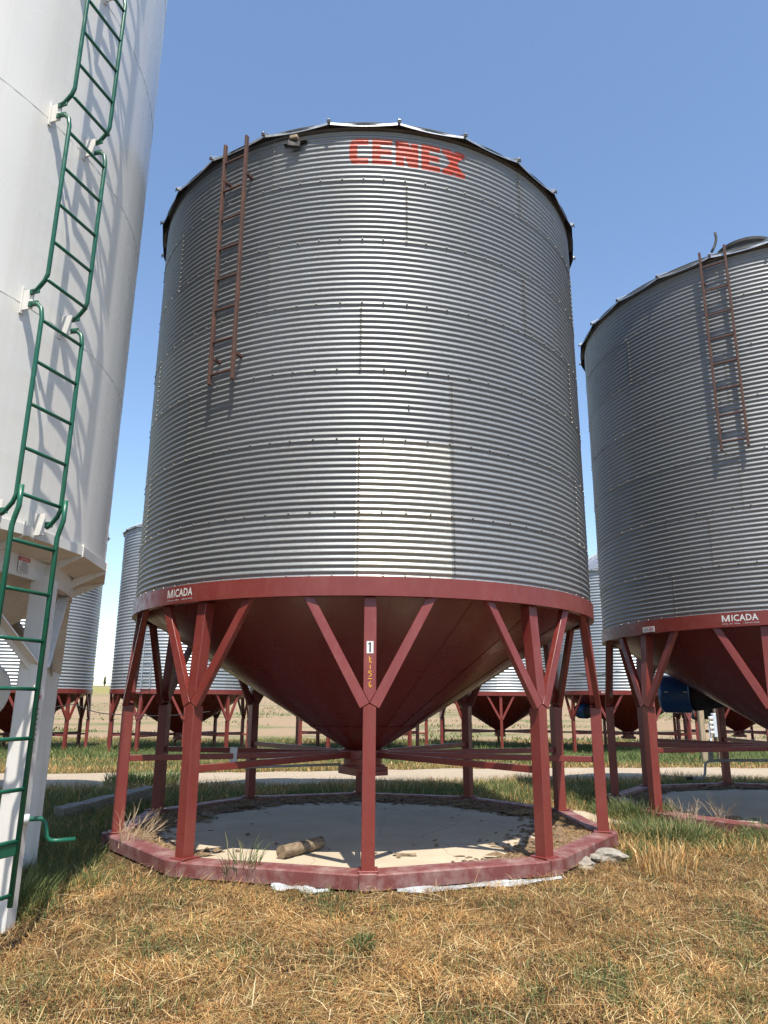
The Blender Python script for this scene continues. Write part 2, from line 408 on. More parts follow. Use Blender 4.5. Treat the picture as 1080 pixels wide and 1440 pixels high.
PAL_DRY = np.array([[0.50, 0.33, 0.13], [0.42, 0.26, 0.10], [0.60, 0.44, 0.20], [0.30, 0.17, 0.07], [0.46, 0.29, 0.12], [0.36, 0.27, 0.11], [0.66, 0.53, 0.28], [0.24, 0.14, 0.07], [0.52, 0.30, 0.11], [0.16, 0.085, 0.04], [0.40, 0.20, 0.07], [0.72, 0.60, 0.36]])
PAL_DRY = PAL_DRY * np.array([[1.20, 1.10, 0.98]])
PAL_GRN = np.array([[0.12, 0.17, 0.045], [0.09, 0.135, 0.035], [0.17, 0.21, 0.06], [0.07, 0.11, 0.03], [0.22, 0.23, 0.08], [0.13, 0.16, 0.05]])
def pick(pal, n): 
    return pal[rng.integers(0, len(pal), n)] * rng.uniform(0.8, 1.2, (n, 1))
def clear(x, y, rad_=2.86):
    k = (np.hypot(x - BC[0], y - BC[1]) > rad_) & (np.hypot(x - RC[0], y - RC[1]) > rad_)
    return k
def greenness(x, y):
    n1 = vnoise(x, y, 0.7, 21); n2 = vnoise(x, y, 0.22, 22)
    g = 0.14 + 1.3 * np.clip((0.6 * n1 + 0.4 * n2) - 0.52, 0, 1) * 2
    g = np.maximum(g, 0.85 * np.clip((-2.1 - x) / 0.6, 0, 1) * np.clip((y - 5.9) / 0.7, 0, 1))
    g = np.maximum(g, 0.7 * np.exp(-((x + 1.35) / 0.55) ** 2 - ((y - 6.85) / 0.28) ** 2))
    g = np.maximum(g, 0.6 * np.exp(-((x - 0.9) / 0.35) ** 2 - ((y - 6.1) / 0.25) ** 2))
    g = np.maximum(g, 0.85 * np.clip((y - 11.3) / 0.9, 0, 1) * (0.55 + 0.45 * (n1 > 0.35)))
    g = np.maximum(g, 0.8 * np.clip((x - 2.55) / 0.4, 0, 1) * np.clip((y - 8.6) / 0.6, 0, 1))
    g = np.maximum(g, 0.75 * np.exp(-((x - 4.2) / 1.3) ** 2 - ((y - 8.6) / 0.5) ** 2))
    return np.clip(g, 0, 1)
def scatter(n, y0, y1, margin=0.9, power=1.0):
    y = y0 + (y1 - y0) * rng.random(n) ** power
    hw = 0.56 * y + margin; x = (rng.random(n) * 2 - 1) * hw
    return x, y
def road_free(x, y):
    return np.abs(y - track_c(x)) > 1.75 + 0.35 * vnoise(x, y, 0.6, 31)
def put(x, y, dz=0.0): return np.stack([x, y, H(x, y) + dz], 1)
TAU = 2 * PI
# 1 matted straw lying flat in the foreground
n = 290000
x, y = scatter(n, 3.3, 9.0, 0.8, 1.25); bare = np.clip((0.47 - (0.65 * vnoise(x, y, 0.75, 47) + 0.35 * vnoise(x, y, 0.2, 48))) * 6, 0, 0.85)
k = clear(x, y, 2.87) & (rng.random(n) > 0.75 * greenness(x, y)) & (rng.random(n) > bare) & ~((x < -4.0)); x, y = x[k], y[k]; n = len(x)
flow = vnoise(x, y, 0.5, 41) * TAU * 1.5
az = flow + rng.normal(0, 0.9, n)
L = rng.gamma(2.6, 0.024, n) + 0.015; e0 = rng.normal(0.12, 0.25, n)
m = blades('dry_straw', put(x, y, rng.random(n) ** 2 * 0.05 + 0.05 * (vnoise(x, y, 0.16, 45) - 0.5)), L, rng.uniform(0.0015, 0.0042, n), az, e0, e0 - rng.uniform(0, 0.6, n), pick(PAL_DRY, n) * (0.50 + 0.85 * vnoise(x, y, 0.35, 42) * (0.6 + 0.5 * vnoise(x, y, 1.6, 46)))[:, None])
tag(link('dry_straw', m), 'matted dry golden straw covering the ground in front of the bins', 'straw', kind='stuff')
# 1b crumbled litter between the straws
n = 160000
x, y = scatter(n, 3.3, 8.5, 0.7, 1.3); k = clear(x, y, 2.87) & (x > -4.2); x, y = x[k], y[k]; n = len(x)
m = blades('straw_litter', put(x, y, 0.004 + rng.random(n) * 0.014), rng.uniform(.008, .035, n), rng.uniform(.002, .006, n), rng.random(n) * TAU, rng.normal(.1, .3, n), rng.normal(0, .3, n), pick(PAL_DRY, n) * rng.uniform(.35, 1.0, (n, 1)))
tag(link('straw_litter', m), 'crumbled brown straw litter lying on the soil in front', 'straw litter', kind='stuff')
# 2 upright dry stubble and green blades in the foreground
n = 120000
x, y = scatter(n, 3.3, 9.0, 0.8, 1.2); k = clear(x, y, 2.9) & (x > -4.2) & (rng.random(n) < 0.35 + 0.65 * vnoise(x, y, 0.4, 43)); x, y = x[k], y[k]; n = len(x)
g = greenness(x, y); isg = rng.random(n) < g
tall = np.clip((-2.1 - x) / 0.6, 0, 1) * np.clip((y - 5.9) / 0.7, 0, 1)
L = np.where(isg, rng.uniform(0.05, 0.13, n) + tall * rng.uniform(0.02, 0.16, n), rng.uniform(0.03, 0.10, n))
c = np.where(isg[:, None], pick(PAL_GRN, n), pick(PAL_DRY, n))
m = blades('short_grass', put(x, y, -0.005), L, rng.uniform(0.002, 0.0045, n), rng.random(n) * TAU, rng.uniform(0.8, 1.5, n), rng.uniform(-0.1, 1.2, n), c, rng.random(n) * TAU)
tag(link('short_grass', m), 'short green and dry grass blades standing around the tank and bins', 'grass', kind='stuff')
# 3 thick pale stalks thrown about
n = 1600
x, y = scatter(n, 3.4, 8.6, 0.6, 1.1); k = clear(x, y, 2.95) & (x > -2.6); x, y = x[k], y[k]; n = len(x)
m = blades('straw_stalks', put(x, y, 0.03), rng.uniform(0.1, 0.42, n), rng.uniform(0.004, 0.007, n), rng.random(n) * TAU, rng.normal(0.06, 0.09, n), rng.normal(-0.05, 0.12, n), pick(np.array([[0.66, 0.52, 0.26], [0.72, 0.60, 0.36], [0.52, 0.38, 0.17]]), n))
tag(link('straw_stalks', m), 'thick pale straw stalks scattered over the matted grass', 'straw', kind='stuff')
# 4 grass beside and behind the pads up to the track
n = 230000
x, y = scatter(n, 8.0, 20.5, 1.2); k = clear(x, y, 2.92) & road_free(x, y); x, y = x[k], y[k]; n = len(x)
g = greenness(x, y); fringe = np.abs(y - track_c(x)) < 2.9 + 0.5 * vnoise(x, y, 1.3, 51)
isg = rng.random(n) < np.where(fringe, 0.45, g)
L = rng.uniform(0.08, 0.24, n) * (0.6 + 0.8 * vnoise(x, y, 1.1, 52)) * np.where(x < -2.5, 1.0, 1.0)
c = np.where(isg[:, None], pick(PAL_GRN, n), pick(PAL_DRY, n))
m = blades('meadow_grass', put(x, y, -0.01), L, rng.uniform(0.004, 0.009, n), rng.random(n) * TAU, rng.uniform(0.7, 1.5, n), rng.uniform(0.0, 1.2, n), c, rng.random(n) * TAU)
tag(link('meadow_grass', m), 'green and yellowing grass between the bins and the gravel track', 'grass', kind='stuff')
# 4b long grass in the tank's shade
n = 70000
y = rng.uniform(5.3, 10.5, n); x = rng.uniform(-5.0, -1.7, n); edge = np.interp(y, [5.3, 5.8, 7.2, 8.8, 10.5], [-2.55, -2.40, -2.50, -2.85, -3.3]) + 0.5 * (vnoise(x, y, 0.4, 55) - 0.5)
k = (x < edge) & clear(x, y, 2.9); x, y = x[k], y[k]; n = len(x)
isg = rng.random(n) < 0.72
m = blades('long_grass', put(x, y, -0.01), rng.uniform(0.07, 0.24, n) * (0.6 + 0.8 * vnoise(x, y, .5, 56)), rng.uniform(.003, .006, n), rng.random(n) * TAU, rng.uniform(.6, 1.5, n), rng.uniform(-.3, 1.1, n), np.where(isg[:, None], pick(PAL_GRN, n), pick(PAL_DRY, n)), rng.random(n) * TAU)
tag(link('long_grass', m), 'long green grass in the shade between the white tank and the kerb', 'grass', kind='stuff')
# 5 grass under the far row
n = 160000
x, y = scatter(n, 17.5, 42, 4); k = road_free(x, y); x, y = x[k], y[k]; n = len(x)
g = 0.75 * band(y, 21.5, 40, 3) + 0.35; p_ = vnoise(x, y, 2.3, 61); isg = rng.random(n) < g * (0.55 + 0.6 * p_)
L = rng.uniform(0.10, 0.34, n) * (0.45 + 1.0 * vnoise(x, y, 1.7, 62)) * np.where(isg, 1, 0.6)
c = np.where(isg[:, None], pick(PAL_GRN, n), pick(PAL_DRY, n))
m = blades('far_grass', put(x, y, -0.01), L, rng.uniform(0.010, 0.022, n), rng.random(n) * TAU, rng.uniform(0.7, 1.5, n), rng.uniform(0.0, 1.2, n), c, rng.random(n) * TAU)
tag(link('far_grass', m), 'rough green grass growing under the far row of bins', 'grass', kind='stuff')
# 6 low scrub on the open field
n = 40000
y = 40 + 100 * rng.random(n) ** 1.6; x = (rng.random(n) * 2 - 1) * (0.56 * y + 8); k = vnoise(x * 0.5, y, 4.5, 71) + 0.4 * vnoise(x, y, 1.5, 72) > 0.92; x, y = x[k], y[k]; n = len(x)
m = blades('field_scrub', put(x, y, -0.02), rng.uniform(0.12, 0.4, n), rng.uniform(0.04, 0.09, n), rng.random(n) * TAU, rng.uniform(0.6, 1.4, n), rng.uniform(0, 1.2, n), pick(PAL_GRN, n) * 1.15, rng.random(n) * TAU)
tag(link('field_scrub', m), 'low green scrub dotted over the tan field', 'scrub', kind='stuff')

# ------------------------------------------------------------------ grain bins
RW, SH, Z0 = 2.743, 0.7159, 2.309
WAVE_A = 0.0074
def sheet_r(tz, ta, amp, waves, lip=0.0026):
    return RW + amp * math.cos(2 * PI * waves * tz) + lip * (1 - tz) + lip * (1 - ta)
_cache = {}
def sheet_mesh(span, waves, spw, seg, amp, matn):
    key = (span, waves, matn)
    if key in _cache: return _cache[key]
    vs, fs = [], []; nz = waves * spw + 1
    na = max(2, int(round(seg * span / 60.0)))
    for i in range(na + 1):
        ta = i / na; a = rad(span * ta)
        for k in range(nz):
            tz = k / (nz - 1); r = sheet_r(tz, ta, amp, waves)
            vs.append((r * math.cos(a), r * math.sin(a), tz * SH))
    for i in range(na):
        for k in range(nz - 1):
            a = i * nz + k; fs.append((a, a + nz, a + nz + 1, a + 1))
    m = mesh_of('wall_sheet', vs, fs, matn, True); _cache[key] = m; return m
def bolts_mesh(rows, amp, offs, extra=()):
    key = ('bolts', rows, tuple(offs), tuple(extra))
    if key in _cache: return _cache[key]
    vs, fs = [], []
    def bolt(a, z, r0):
        a = rad(a); ca, sa = math.cos(a), math.sin(a); n0 = len(vs)
        for rr, h in ((0.0105, 0.0), (0.0085, 0.006)):
            for k in range(6):
                t = PI / 3 * k; u, w = rr * math.cos(t), rr * math.sin(t)
                r = r0 + h; vs.append((r * ca - u * sa, r * sa + u * ca, z + w))
        r = r0 + 0.0085; vs.append((r * ca, r * sa, z)); c = n0 + 12
        for k in range(6):
            k2 = (k + 1) % 6
            fs.append((n0 + k, n0 + k2, n0 + 6 + k2, n0 + 6 + k)); fs.append((n0 + 6 + k, n0 + 6 + k2, c))
    for r in range(rows + 1):
        z = Z0 + r * SH
        if r == 0: z = Z0 + 0.135
        if r == rows: continue
        for j in range(78):
            jit = random.uniform(-0.25, 0.25)
            bolt(offs[0] + 360 / 78 * j + jit, z + random.uniform(-.002, .002) + (0.012 if r else 0), RW + amp + 0.0055)
    for r in range(rows):
        for s in range(6):
            for k in range(12):
                if r == 0 and k < 3: continue
                bolt(offs[r] + 60 * s + 0.5, Z0 + r * SH + SH * (k / 12.0 + 0.0), RW + amp + 0.0045)
    for (a, r) in extra:
        for k in range(12):
            if r == 0 and k < 3: continue
            bolt(a + 0.5, Z0 + r * SH + SH * k / 12.0, RW + amp + 0.0045)
    m = mesh_of('bolt_heads', vs, fs, 'bolt'); _cache[key] = m; return m

# shared part meshes
LR = 2.73; LX = LR + 0.058
leg_m = prism('leg', [(-.056, 0.0), (.056, 0.0), (.056, 1.295), (0, 1.326), (-.056, 1.295)], LX, 0.12, 0, 'red')
upost_m = prism('upper_post', [(0, 1.336), (.056, 1.43), (.056, 2.255), (-.056, 2.255), (-.056, 1.43)], LX, 0.115, -0.075, 'red')
brR_m = prism('brace', [(0.0015, 1.333), (.083, 1.287), (.625, 2.30), (.530, 2.30), (.0575, 1.43)], LX + .003, 0.06, -0.115, 'red')
brL_m = prism('brace', [(-0.0015, 1.333), (-.0575, 1.43), (-.530, 2.30), (-.625, 2.30), (-.083, 1.287)], LX + .003, 0.06, -0.115, 'red')
bm = bmesh.new(); box_bm(bm, (2.725, 0, 0.001), (2.725, 0, 0.012), 0.17, 0.19, 0.003, up=(1, 0, 0)); foot_m = bm_mesh('foot_plate', bm, 'red')
ring_m = autosmooth(lathe('ring_band', [(2.756, 2.437), (2.775, 2.437), (2.775, 2.262), (2.700, 2.262), (2.700, 2.270), (2.756, 2.272)], 0, 360, 144, 'red', True, True))
NH = 20
def hop_panel():
    vs, fs = [], []; na, nz = 5, 9
    for i in range(na + 1):
        ta = i / na; a = rad(18.15 * ta)
        for k in range(nz + 1):
            tz = k / nz; r = lerp(0.62, 2.70, tz); z = lerp(1.055, 2.33, tz)
            o_ = 0.004 * (1 - ta) + 0.004
            bulge = 0.006 * math.sin(PI * ta) * tz
            vs.append(((r + o_ + bulge) * math.cos(a), (r + o_ + bulge) * math.sin(a), z - 0.003 * (1 - ta)))
    for i in range(na):
        for k in range(nz): a = i * (nz + 1) + k; fs.append((a, a + nz + 1, a + nz + 2, a + 1))
    return mesh_of('hopper_panel', vs, fs, 'hopper', True)
hop_m = hop_panel()
tip_m = autosmooth(lathe('hopper_cone_tip', [(0.66, 1.068), (0.655, 1.062), (0.22, 0.80), (0.21, 0.62)], 0, 360, 48, 'hopper'))
hub_m = autosmooth(lathe('hub_collar', [(0.20, 0.80), (0.30, 0.79), (0.30, 0.70), (0.23, 0.69), (0.23, 0.62), (0.27, 0.615), (0.27, 0.595), (0.18, 0.59)], 0, 360, 32, 'red'))
spk = bmesh.new(); box_bm(spk, (0.27, 0, 0.742), (2.675, 0, 0.742), 0.05, 0.062, 0.004); spoke_m = bm_mesh('spoke', spk, 'red')
gt = bmesh.new()
box_bm(gt, (-0.24, 0, 0.555), (0.24, 0, 0.555), 0.42, 0.09, 0.006); box_bm(gt, (0.24, 0, 0.54), (0.34, 0, 0.54), 0.30, 0.05, 0.004)
gate_m = bm_mesh('slide_gate', gt, 'red')
def curb_mesh():
    bm = bmesh.new(); prof = [(2.87, -0.125), (2.87, -0.018), (2.86, -0.006), (2.66, 0.0), (2.645, -0.01), (2.645, -0.125)]
    L_, R__ = [], []
    for sgn, lst in ((-1, L_), (1, R__)):
        a = rad(18.0 - 0.05) * sgn
        for r, z in prof: lst.append(bm.verts.new((r * math.cos(a), r * math.sin(a), z)))
    n = len(prof)
    for i in range(n): bm.faces.new((L_[i], R__[i], R__[(i + 1) % n], L_[(i + 1) % n]))
    bm.faces.new(L_[::-1]); bm.faces.new(R__)
    m_ = bm_mesh('curb_beam', bm, 'curb'); m_.transform(Matrix.Rotation(rad(18), 4, 'Z')); return m_
curb_m = curb_mesh()
def joint_plate():
    bm = bmesh.new(); box_bm(bm, (2.83, 0, -0.128), (2.83, 0, 0.003), 0.15, 0.09, 0.006, up=(1, 0, 0)); return bm_mesh('curb_joint', bm, 'curb')
joint_m = joint_plate()
NR = 24
def roof_panel():
    vs, fs = [], []; na, nz = 6, 5; sl = math.tan(rad(29))
    for i in range(na + 1):
        ta = i / na; a = rad(15 * (ta)); dip = math.sin(PI * ta)
        ch = math.cos(rad(7.5)) / math.cos(rad(15 * (ta - 0.5)))
        for k in range(nz + 1):
            tz = k / nz; r = lerp(2.835, 0.36, tz) * (lerp(ch, 1, tz)); z = 7.262 + sl * (2.835 - lerp(2.835, 0.36, tz)) - 0.022 * dip * (1 - tz) ** 2
            if k == 0: vs.append((r * math.cos(a), r * math.sin(a), z - 0.028))
            vs.append((r * math.cos(a), r * math.sin(a), z))
    n = nz + 2
    for i in range(na):
        for k in range(n - 1): a = i * n + k; fs.append((a, a + n, a + n + 1, a + 1))
    return mesh_of('roof_panel', vs, fs, 'galv_roof')
roof_m = roof_panel()
rb = bmesh.new(); _sl = math.tan(rad(29))
box_bm(rb, (2.856, 0, 7.262 + 0.004), (0.36, 0, 7.262 + _sl * 2.475 + 0.012), 0.030, 0.036, 0.004); rib_m = bm_mesh('roof_rib', rb, 'galv_roof')
cap = bmesh.new(); box_bm(cap, (2.860, 0, 7.238), (2.860, 0, 7.276), 0.036, 0.008, 0.002, up=(1, 0, 0)); ribcap_m = bm_mesh('rib_cap', cap, 'dark_cap')
lid_m = autosmooth(lathe('roof_lid', [(0.44, 8.60), (0.44, 8.76), (0.47, 8.78), (0.47, 8.83), (0.30, 8.90), (0.001, 8.93)], 0, 360, 36, 'dark_cap'))
eave_m = lathe('eave_underside', [(2.818, 7.236), (2.752, 7.300)], 0, 360, 96, 'dark_cap')  # near-black colour paints in the shade under the roof overhang

def ladder(parent, th_l, th_r, z0, z1, zr0, nr, matn, radius=2.91, name='ladder', rw=0.028):
    """th in the bin's own frame (deg); rails and rungs are sub-parts"""
    A = [Vector((radius * math.cos(rad(t)), radius * math.sin(rad(t)), 0)) for t in (th_l, th_r)]
    nrm = ((A[0] + A[1]) / 2).normalized()
    L_ = bpy.data.objects.new(name, None); COL.objects.link(L_); L_.parent = parent; L_.empty_display_size = .1
    for p in A: beam('rail', p + Vector((0, 0, z0)), p + Vector((0, 0, z1)), rw, 0.045, matn, L_, 0.003, up=nrm)
    mid = (A[0] + A[1]) / 2; bm = bmesh.new(); box_bm(bm, A[0] - mid, A[1] - mid, 0.022, 0.022, 0.003); rm = bm_mesh('rung', bm, matn)
    for i in range(nr):
        r = link('rung', rm, L_); r.location = mid + Vector((0, 0, zr0 + i * (z1 - z0 - 0.35) / (nr - 1) if nr > 1 else 0))
    for z in (z0 + 0.30, z1 - 0.45):
        for p in A: 
            q = p.normalized() * (RW + 0.004); beam('standoff', p + Vector((0, 0, z)), Vector((q.x, q.y, z)), 0.03, 0.03, matn, L_, 0.002)
    return L_

def bend_text(name, txt, matn, parent, R_t, th_c, z_c, height, width, thick=0.0015, offset=0.018, flat=None):
    cu = bpy.data.curves.new(name, 'FONT'); cu.body = txt; cu.size = 1.0; cu.offset = offset; cu.align_x = 'CENTER'; cu.space_character = 1.08; cu.resolution_u = 3
    to = bpy.data.objects.new('tmp_text', cu); COL.objects.link(to)
    dg = bpy.context.evaluated_depsgraph_get(); m = bpy.data.meshes.new_from_object(to.evaluated_get(dg)); COL.objects.unlink(to)
    bpy.data.objects.remove(to); bpy.data.curves.remove(cu)
    n = len(m.vertices); co = np.empty(n * 3, np.float32); m.vertices.foreach_get('co', co); co = co.reshape(-1, 3)
    x0, x1, y0, y1 = co[:, 0].min(), co[:, 0].max(), co[:, 1].min(), co[:, 1].max()
    u = (co[:, 0] - (x0 + x1) / 2) / (x1 - x0) * width; v = (co[:, 1] - (y0 + y1) / 2) / (y1 - y0) * height
    if flat is None:
        a = rad(th_c) + u / R_t; out = np.stack([(R_t + thick) * np.cos(a), (R_t + thick) * np.sin(a), z_c + v], 1)
    else:
        out = np.stack([np.full(n, flat), u, z_c + v], 1)
    m.vertices.foreach_set('co', out.astype(np.float32).ravel()); m.materials.clear(); m.materials.append(M[matn]); m.update()
    m.name = name
    return link(name, m, parent)
def curved_patch(name, matn, parent, R_t, a0, a1, z0, z1, seg=6):
    vs, fs = [], []
    for i in range(seg + 1):
        a = rad(lerp(a0, a1, i / seg))
        for rr in (R_t, R_t - 0.003):
            for z in (z0, z1): vs.append((rr * math.cos(a), rr * math.sin(a), z))
    for i in range(seg):
        a, b = 4 * i, 4 * i + 4
        fs += [(a, b, b + 1, a + 1), (a + 1, b + 1, b + 3, a + 3), (a, a + 2, b + 2, b)]
    fs += [(0, 1, 3, 2), (4 * seg, 4 * seg + 2, 4 * seg + 3, 4 * seg + 1)]
    return link(name, mesh_of(name, vs, fs, matn), parent)

def grain_bin(label, C, th_leg, seams, th_mode='main', rows=7, z=0.0, group='grain bins on red hopper stands', curb=True, far=False):
    """th_leg: world angle of leg 0; seams: world angles of the first vertical seam per row"""
    root = thing('grain_bin', label, 'grain bin', (C[0], C[1], z), rad(th_leg), group)
    ex = []
    for r in range(rows):
        base = seams[r % len(seams)] - th_leg
        spans = [(base + 60 * i, 60, None) for i in range(6)]
        if th_mode == 'main' and r in (0, 1):
            a17, am2 = 17 - 88.56 - th_leg, -2 - 88.56 - th_leg
            spans = [(am2, 19, 'galv_new'), (a17, 41, None)] + [(am2 + 60 * i, 60, None) for i in range(1, 6)]
            if r == 0: ex.append((a17, 0)); ex.append((am2, 0))
            else: ex.append((a17, 1)); ex.append((am2, 1))
        for a, sp, mt in spans:
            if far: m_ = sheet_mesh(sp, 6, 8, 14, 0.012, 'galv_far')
            else: m_ = sheet_mesh(sp, 12, 8, 20, WAVE_A, mt or 'galv')
            s = link('wall_sheet', m_, root); s.location = (0, 0, Z0 + r * SH); s.rotation_euler = (0, 0, rad(a))
            if mt: s['label'] = 'brighter replacement wall sheet'
    if not far:
        offs = [s - th_leg for s in seams[:rows]]
        tag(link('bolt_heads', bolts_mesh(rows, WAVE_A, offs, ex), root), kind='stuff')
    link('ring_band', ring_m, root)
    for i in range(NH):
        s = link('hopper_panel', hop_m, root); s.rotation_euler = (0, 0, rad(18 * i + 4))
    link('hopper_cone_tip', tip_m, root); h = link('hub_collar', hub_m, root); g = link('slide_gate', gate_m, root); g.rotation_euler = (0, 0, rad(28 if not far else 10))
    for k in range(10):
        rz = (0, 0, rad(36 * k))
        l = link('leg', leg_m, root); l.rotation_euler = rz
        link('upper_post', upost_m, l); link('brace', brR_m, l); link('brace', brL_m, l)
        if not far: link('foot_plate', foot_m, l)
        s = link('spoke', spoke_m, root); s.rotation_euler = rz
        if curb:
            c = link('curb_beam', curb_m, root); c.rotation_euler = rz
            j = link('curb_joint', joint_m, root); j.rotation_euler = rz
    dz = (rows - 7) * SH
    for i in range(NR):
        rz = (0, 0, rad(15 * i + (-97.5 - th_leg)))
        p_ = link('roof_panel', roof_m, root); p_.rotation_euler = rz; p_.location.z = dz
        link('roof_rib', rib_m, p_); link('rib_cap', ribcap_m, p_)
    l = link('roof_lid', lid_m, root); l.location.z = dz
    if not far: e_ = link('eave_shade_underside', eave_m, root); e_.location.z = dz
    return root

# --- the big bin in the middle
THL = -87.51
seams = [v - 88.56 for v in (17, -2, 17, -2, -22.5, 7.5, -22.5)]
seams[1] = -2 - 88.56
main = grain_bin('large corrugated steel grain bin with faded red letters near its eave, in the middle', BC, THL, seams)
def loc_(w): return w - THL
ladder(main, loc_(-122.3), loc_(-116.35), 4.41 + .02, 7.29, 4.54, 8, 'rust', 2.875)
def micada(parent, R_t, thc, z=2.365, w=0.40):
    bend_text('lettering', 'ICADA', 'sticker', parent, R_t, thc + 0.135 * w / R_t * 57.3, z, 0.080, w * 0.72, 0.0025, 0.022)
    x0, h, mw, sw = -w / 2, 0.040, 0.225 * w, 0.0175; vs, fs = [], []
    def poly(ps):
        n0 = len(vs)
        for u, v in ps: a = rad(thc) + u / R_t; vs.append(((R_t + .0025) * math.cos(a), (R_t + .0025) * math.sin(a), z + v))
        fs.append(tuple(range(n0, n0 + len(ps))))
    poly([(x0, -h), (x0 + sw, -h), (x0 + sw, h), (x0, h)]); poly([(x0 + mw - sw, -h), (x0 + mw, -h), (x0 + mw, h), (x0 + mw - sw, h)])
    mx = x0 + mw / 2; poly([(x0 + sw, h), (x0 + sw, h * .25), (mx - .006, -h), (mx, -h), (mx, -h * .45)]); poly([(mx, -h * .45), (mx, -h), (mx + .006, -h), (x0 + mw - sw, h * .25), (x0 + mw - sw, h)])
    link('lettering', mesh_of('lettering', vs, fs, 'sticker'), parent)
    curved_patch('underline', 'ink_red', parent, R_t + 0.003, thc - w / R_t * 28.6, thc + w / R_t * 28.6, z - 0.054, z - 0.050)
    bend_text('small_lettering', 'HOPE, ND  58046    1-800-967-9098', 'sticker', parent, R_t, thc, z - 0.068, 0.016, w, 0.0025, 0.0)
micada(main, 2.775, loc_(-129.3))
# spray painted lettering on the top row of sheets
def cenex(parent):
    def inside(ch, u, v):
        if ch == 'C':
            if u < 0.42:
                cx, cy = 0.42, 0.5
                if ((u - cx) / 0.42) ** 2 + (max(abs(v - 0.5) - 0.16, 0) / 0.34) ** 2 > 1: return False
            if u > 0.42: return v > 0.74 or v < 0.27
            iu = max(0.0, 0.80 - u) ; return not ((u > 0.36) and 0.27 <= v <= 0.74 and ((u - 0.66) / 0.22) ** 2 + ((v - 0.5) / 0.26) ** 2 < 1.2)
        if ch == 'E': return u < 0.42 or v > 0.79 or v < 0.21 or (0.40 < v < 0.61 and u < 0.96)
        if ch == 'N':
            if u < 0.36 or u > 0.66: return not (u > 0.66 and v > 0.95) 
            c = 1.02 - (u - 0.30) * 2.1; return abs(v - c) < 0.42 if True else False
        if ch == 'X':
            c = abs(v - 0.5); half = 0.16 + 0.34 * min(1, c / 0.34) ** 1.4 if c < 0.34 else 0.5
            if c > 0.34: return abs(u - 0.5) > (0.10 if v > 0.5 else 0.06) * (c - 0.34) / 0.16
            return abs(u - 0.5) < half
    lets = [('C', -93.15, -89.0), ('E', -88.15, -83.75), ('N', -82.95, -77.9), ('E', -77.15, -72.85), ('X', -72.3, -66.7)]
    zb, zt = 6.795, 7.118; nz = 96; dz = SH / nz; zr = Z0 + 6 * SH
    s0 = seams[6]
    for ch, a0, a1 in lets:
        vs, fs, ids = [], [], {}
        na = 60
        def vid(i, k):
            if (i, k) in ids: return ids[(i, k)]
            aw = lerp(a0, a1, i / na); ta = ((aw - s0) % 60) / 60.0; tz = k / nz
            r = sheet_r(tz, ta, WAVE_A, 12) + 0.0016; a = rad(loc_(aw)); ids[(i, k)] = len(vs)
            vs.append((r * math.cos(a), r * math.sin(a), zr + k * dz)); return ids[(i, k)]
        for i in range(na):
            for k in range(nz):
                z = zr + (k + 0.5) * dz
                if zb < z < zt and inside(ch, (i + 0.5) / na, (z - zb) / (zt - zb)):
                    fs.append((vid(i, k), vid(i + 1, k), vid(i + 1, k + 1), vid(i, k + 1)))
        link('painted_letter', mesh_of('painted_letter', vs, fs, 'spray', True), main)
cenex(main)
# small inspection hatch bracket below the eave
hb = bmesh.new(); a = rad(loc_(-105.35)); er = Vector((math.cos(a), math.sin(a), 0)); et = Vector((-math.sin(a), math.cos(a), 0))
c0 = er * (RW + 0.03) + Vector((0, 0, 7.13)); box_bm(hb, c0 - et * 0.13 - Vector((0, 0, .01)), c0 + et * 0.13 - Vector((0, 0, .01)), 0.05, 0.02, 0.003)
hood = link('spout_hood', bm_mesh('spout_hood', hb, 'dark_cap'), main)
beam('spout', c0 - et * 0.045 + er * 0.04 + Vector((0, 0, .02)), c0 + et * 0.045 + er * 0.04 + Vector((0, 0, .02)), 0.06, 0.05, 'pole', main, 0.01)
beam('spout_bracket', c0 + er * 0.05 - Vector((0, 0, .10)), c0 + er * 0.02 + Vector((0, 0, .0)), 0.13, 0.03, 'dark_cap', main, 0.004)
# vent slot in a sheet
a = rad(loc_(-80.2)); er = Vector((math.cos(a), math.sin(a), 0)); beam('slot_cover', er * (RW + 0.008) + Vector((0, 0, 4.05)), er * (RW + 0.008) + Vector((0, 0, 4.11)), 0.012, 0.010, 'ink', main, 0.001)
# number plate and marker writing on the front leg: x = front plane of the upper post
def leg_x(z): return LX - 0.075 * max(0, z - 1.33) + 0.001
leg0 = [c for c in main.children if c.name.split('.')[0] == 'leg'][0]
def leg_face(name, matn, pts_list, off=0.0015, parent=leg0):
    vs, fs = [], []
    for poly in pts_list:
        n0 = len(vs)
        for y_, z_ in poly: vs.append((leg_x(z_) + off, y_, z_))
        fs.append(tuple(range(n0, n0 + len(poly))))
    return link(name, mesh_of(name, vs, fs, matn), parent)
leg_face('number_plate', 'sticker', [[(-.030, 1.756), (.030, 1.756), (.030, 1.862), (-.030, 1.862)]])
leg_face('digit_one', 'ink', [[(-.006, 1.766), (.008, 1.766), (.008, 1.852), (-.002, 1.852), (-.006, 1.838)], [(-.006, 1.838), (-.002, 1.852), (-.016, 1.842), (-.016, 1.832)]], 0.0028)
def stroke(a, b, w=0.0055):
    a = Vector(a); b = Vector(b); d = (b - a).normalized() * 1.0; s = Vector((-d.y, d.x)) * w / 2
    return [tuple(a - s), tuple(b - s), tuple(b + s), tuple(a + s)]
K_ = [((-.006, 1.73), (-.004, 1.675)), ((.014, 1.715), (-.006, 1.70)), ((-.006, 1.70), (.016, 1.672))]
I_ = [((.002, 1.655), (.002, 1.618))]
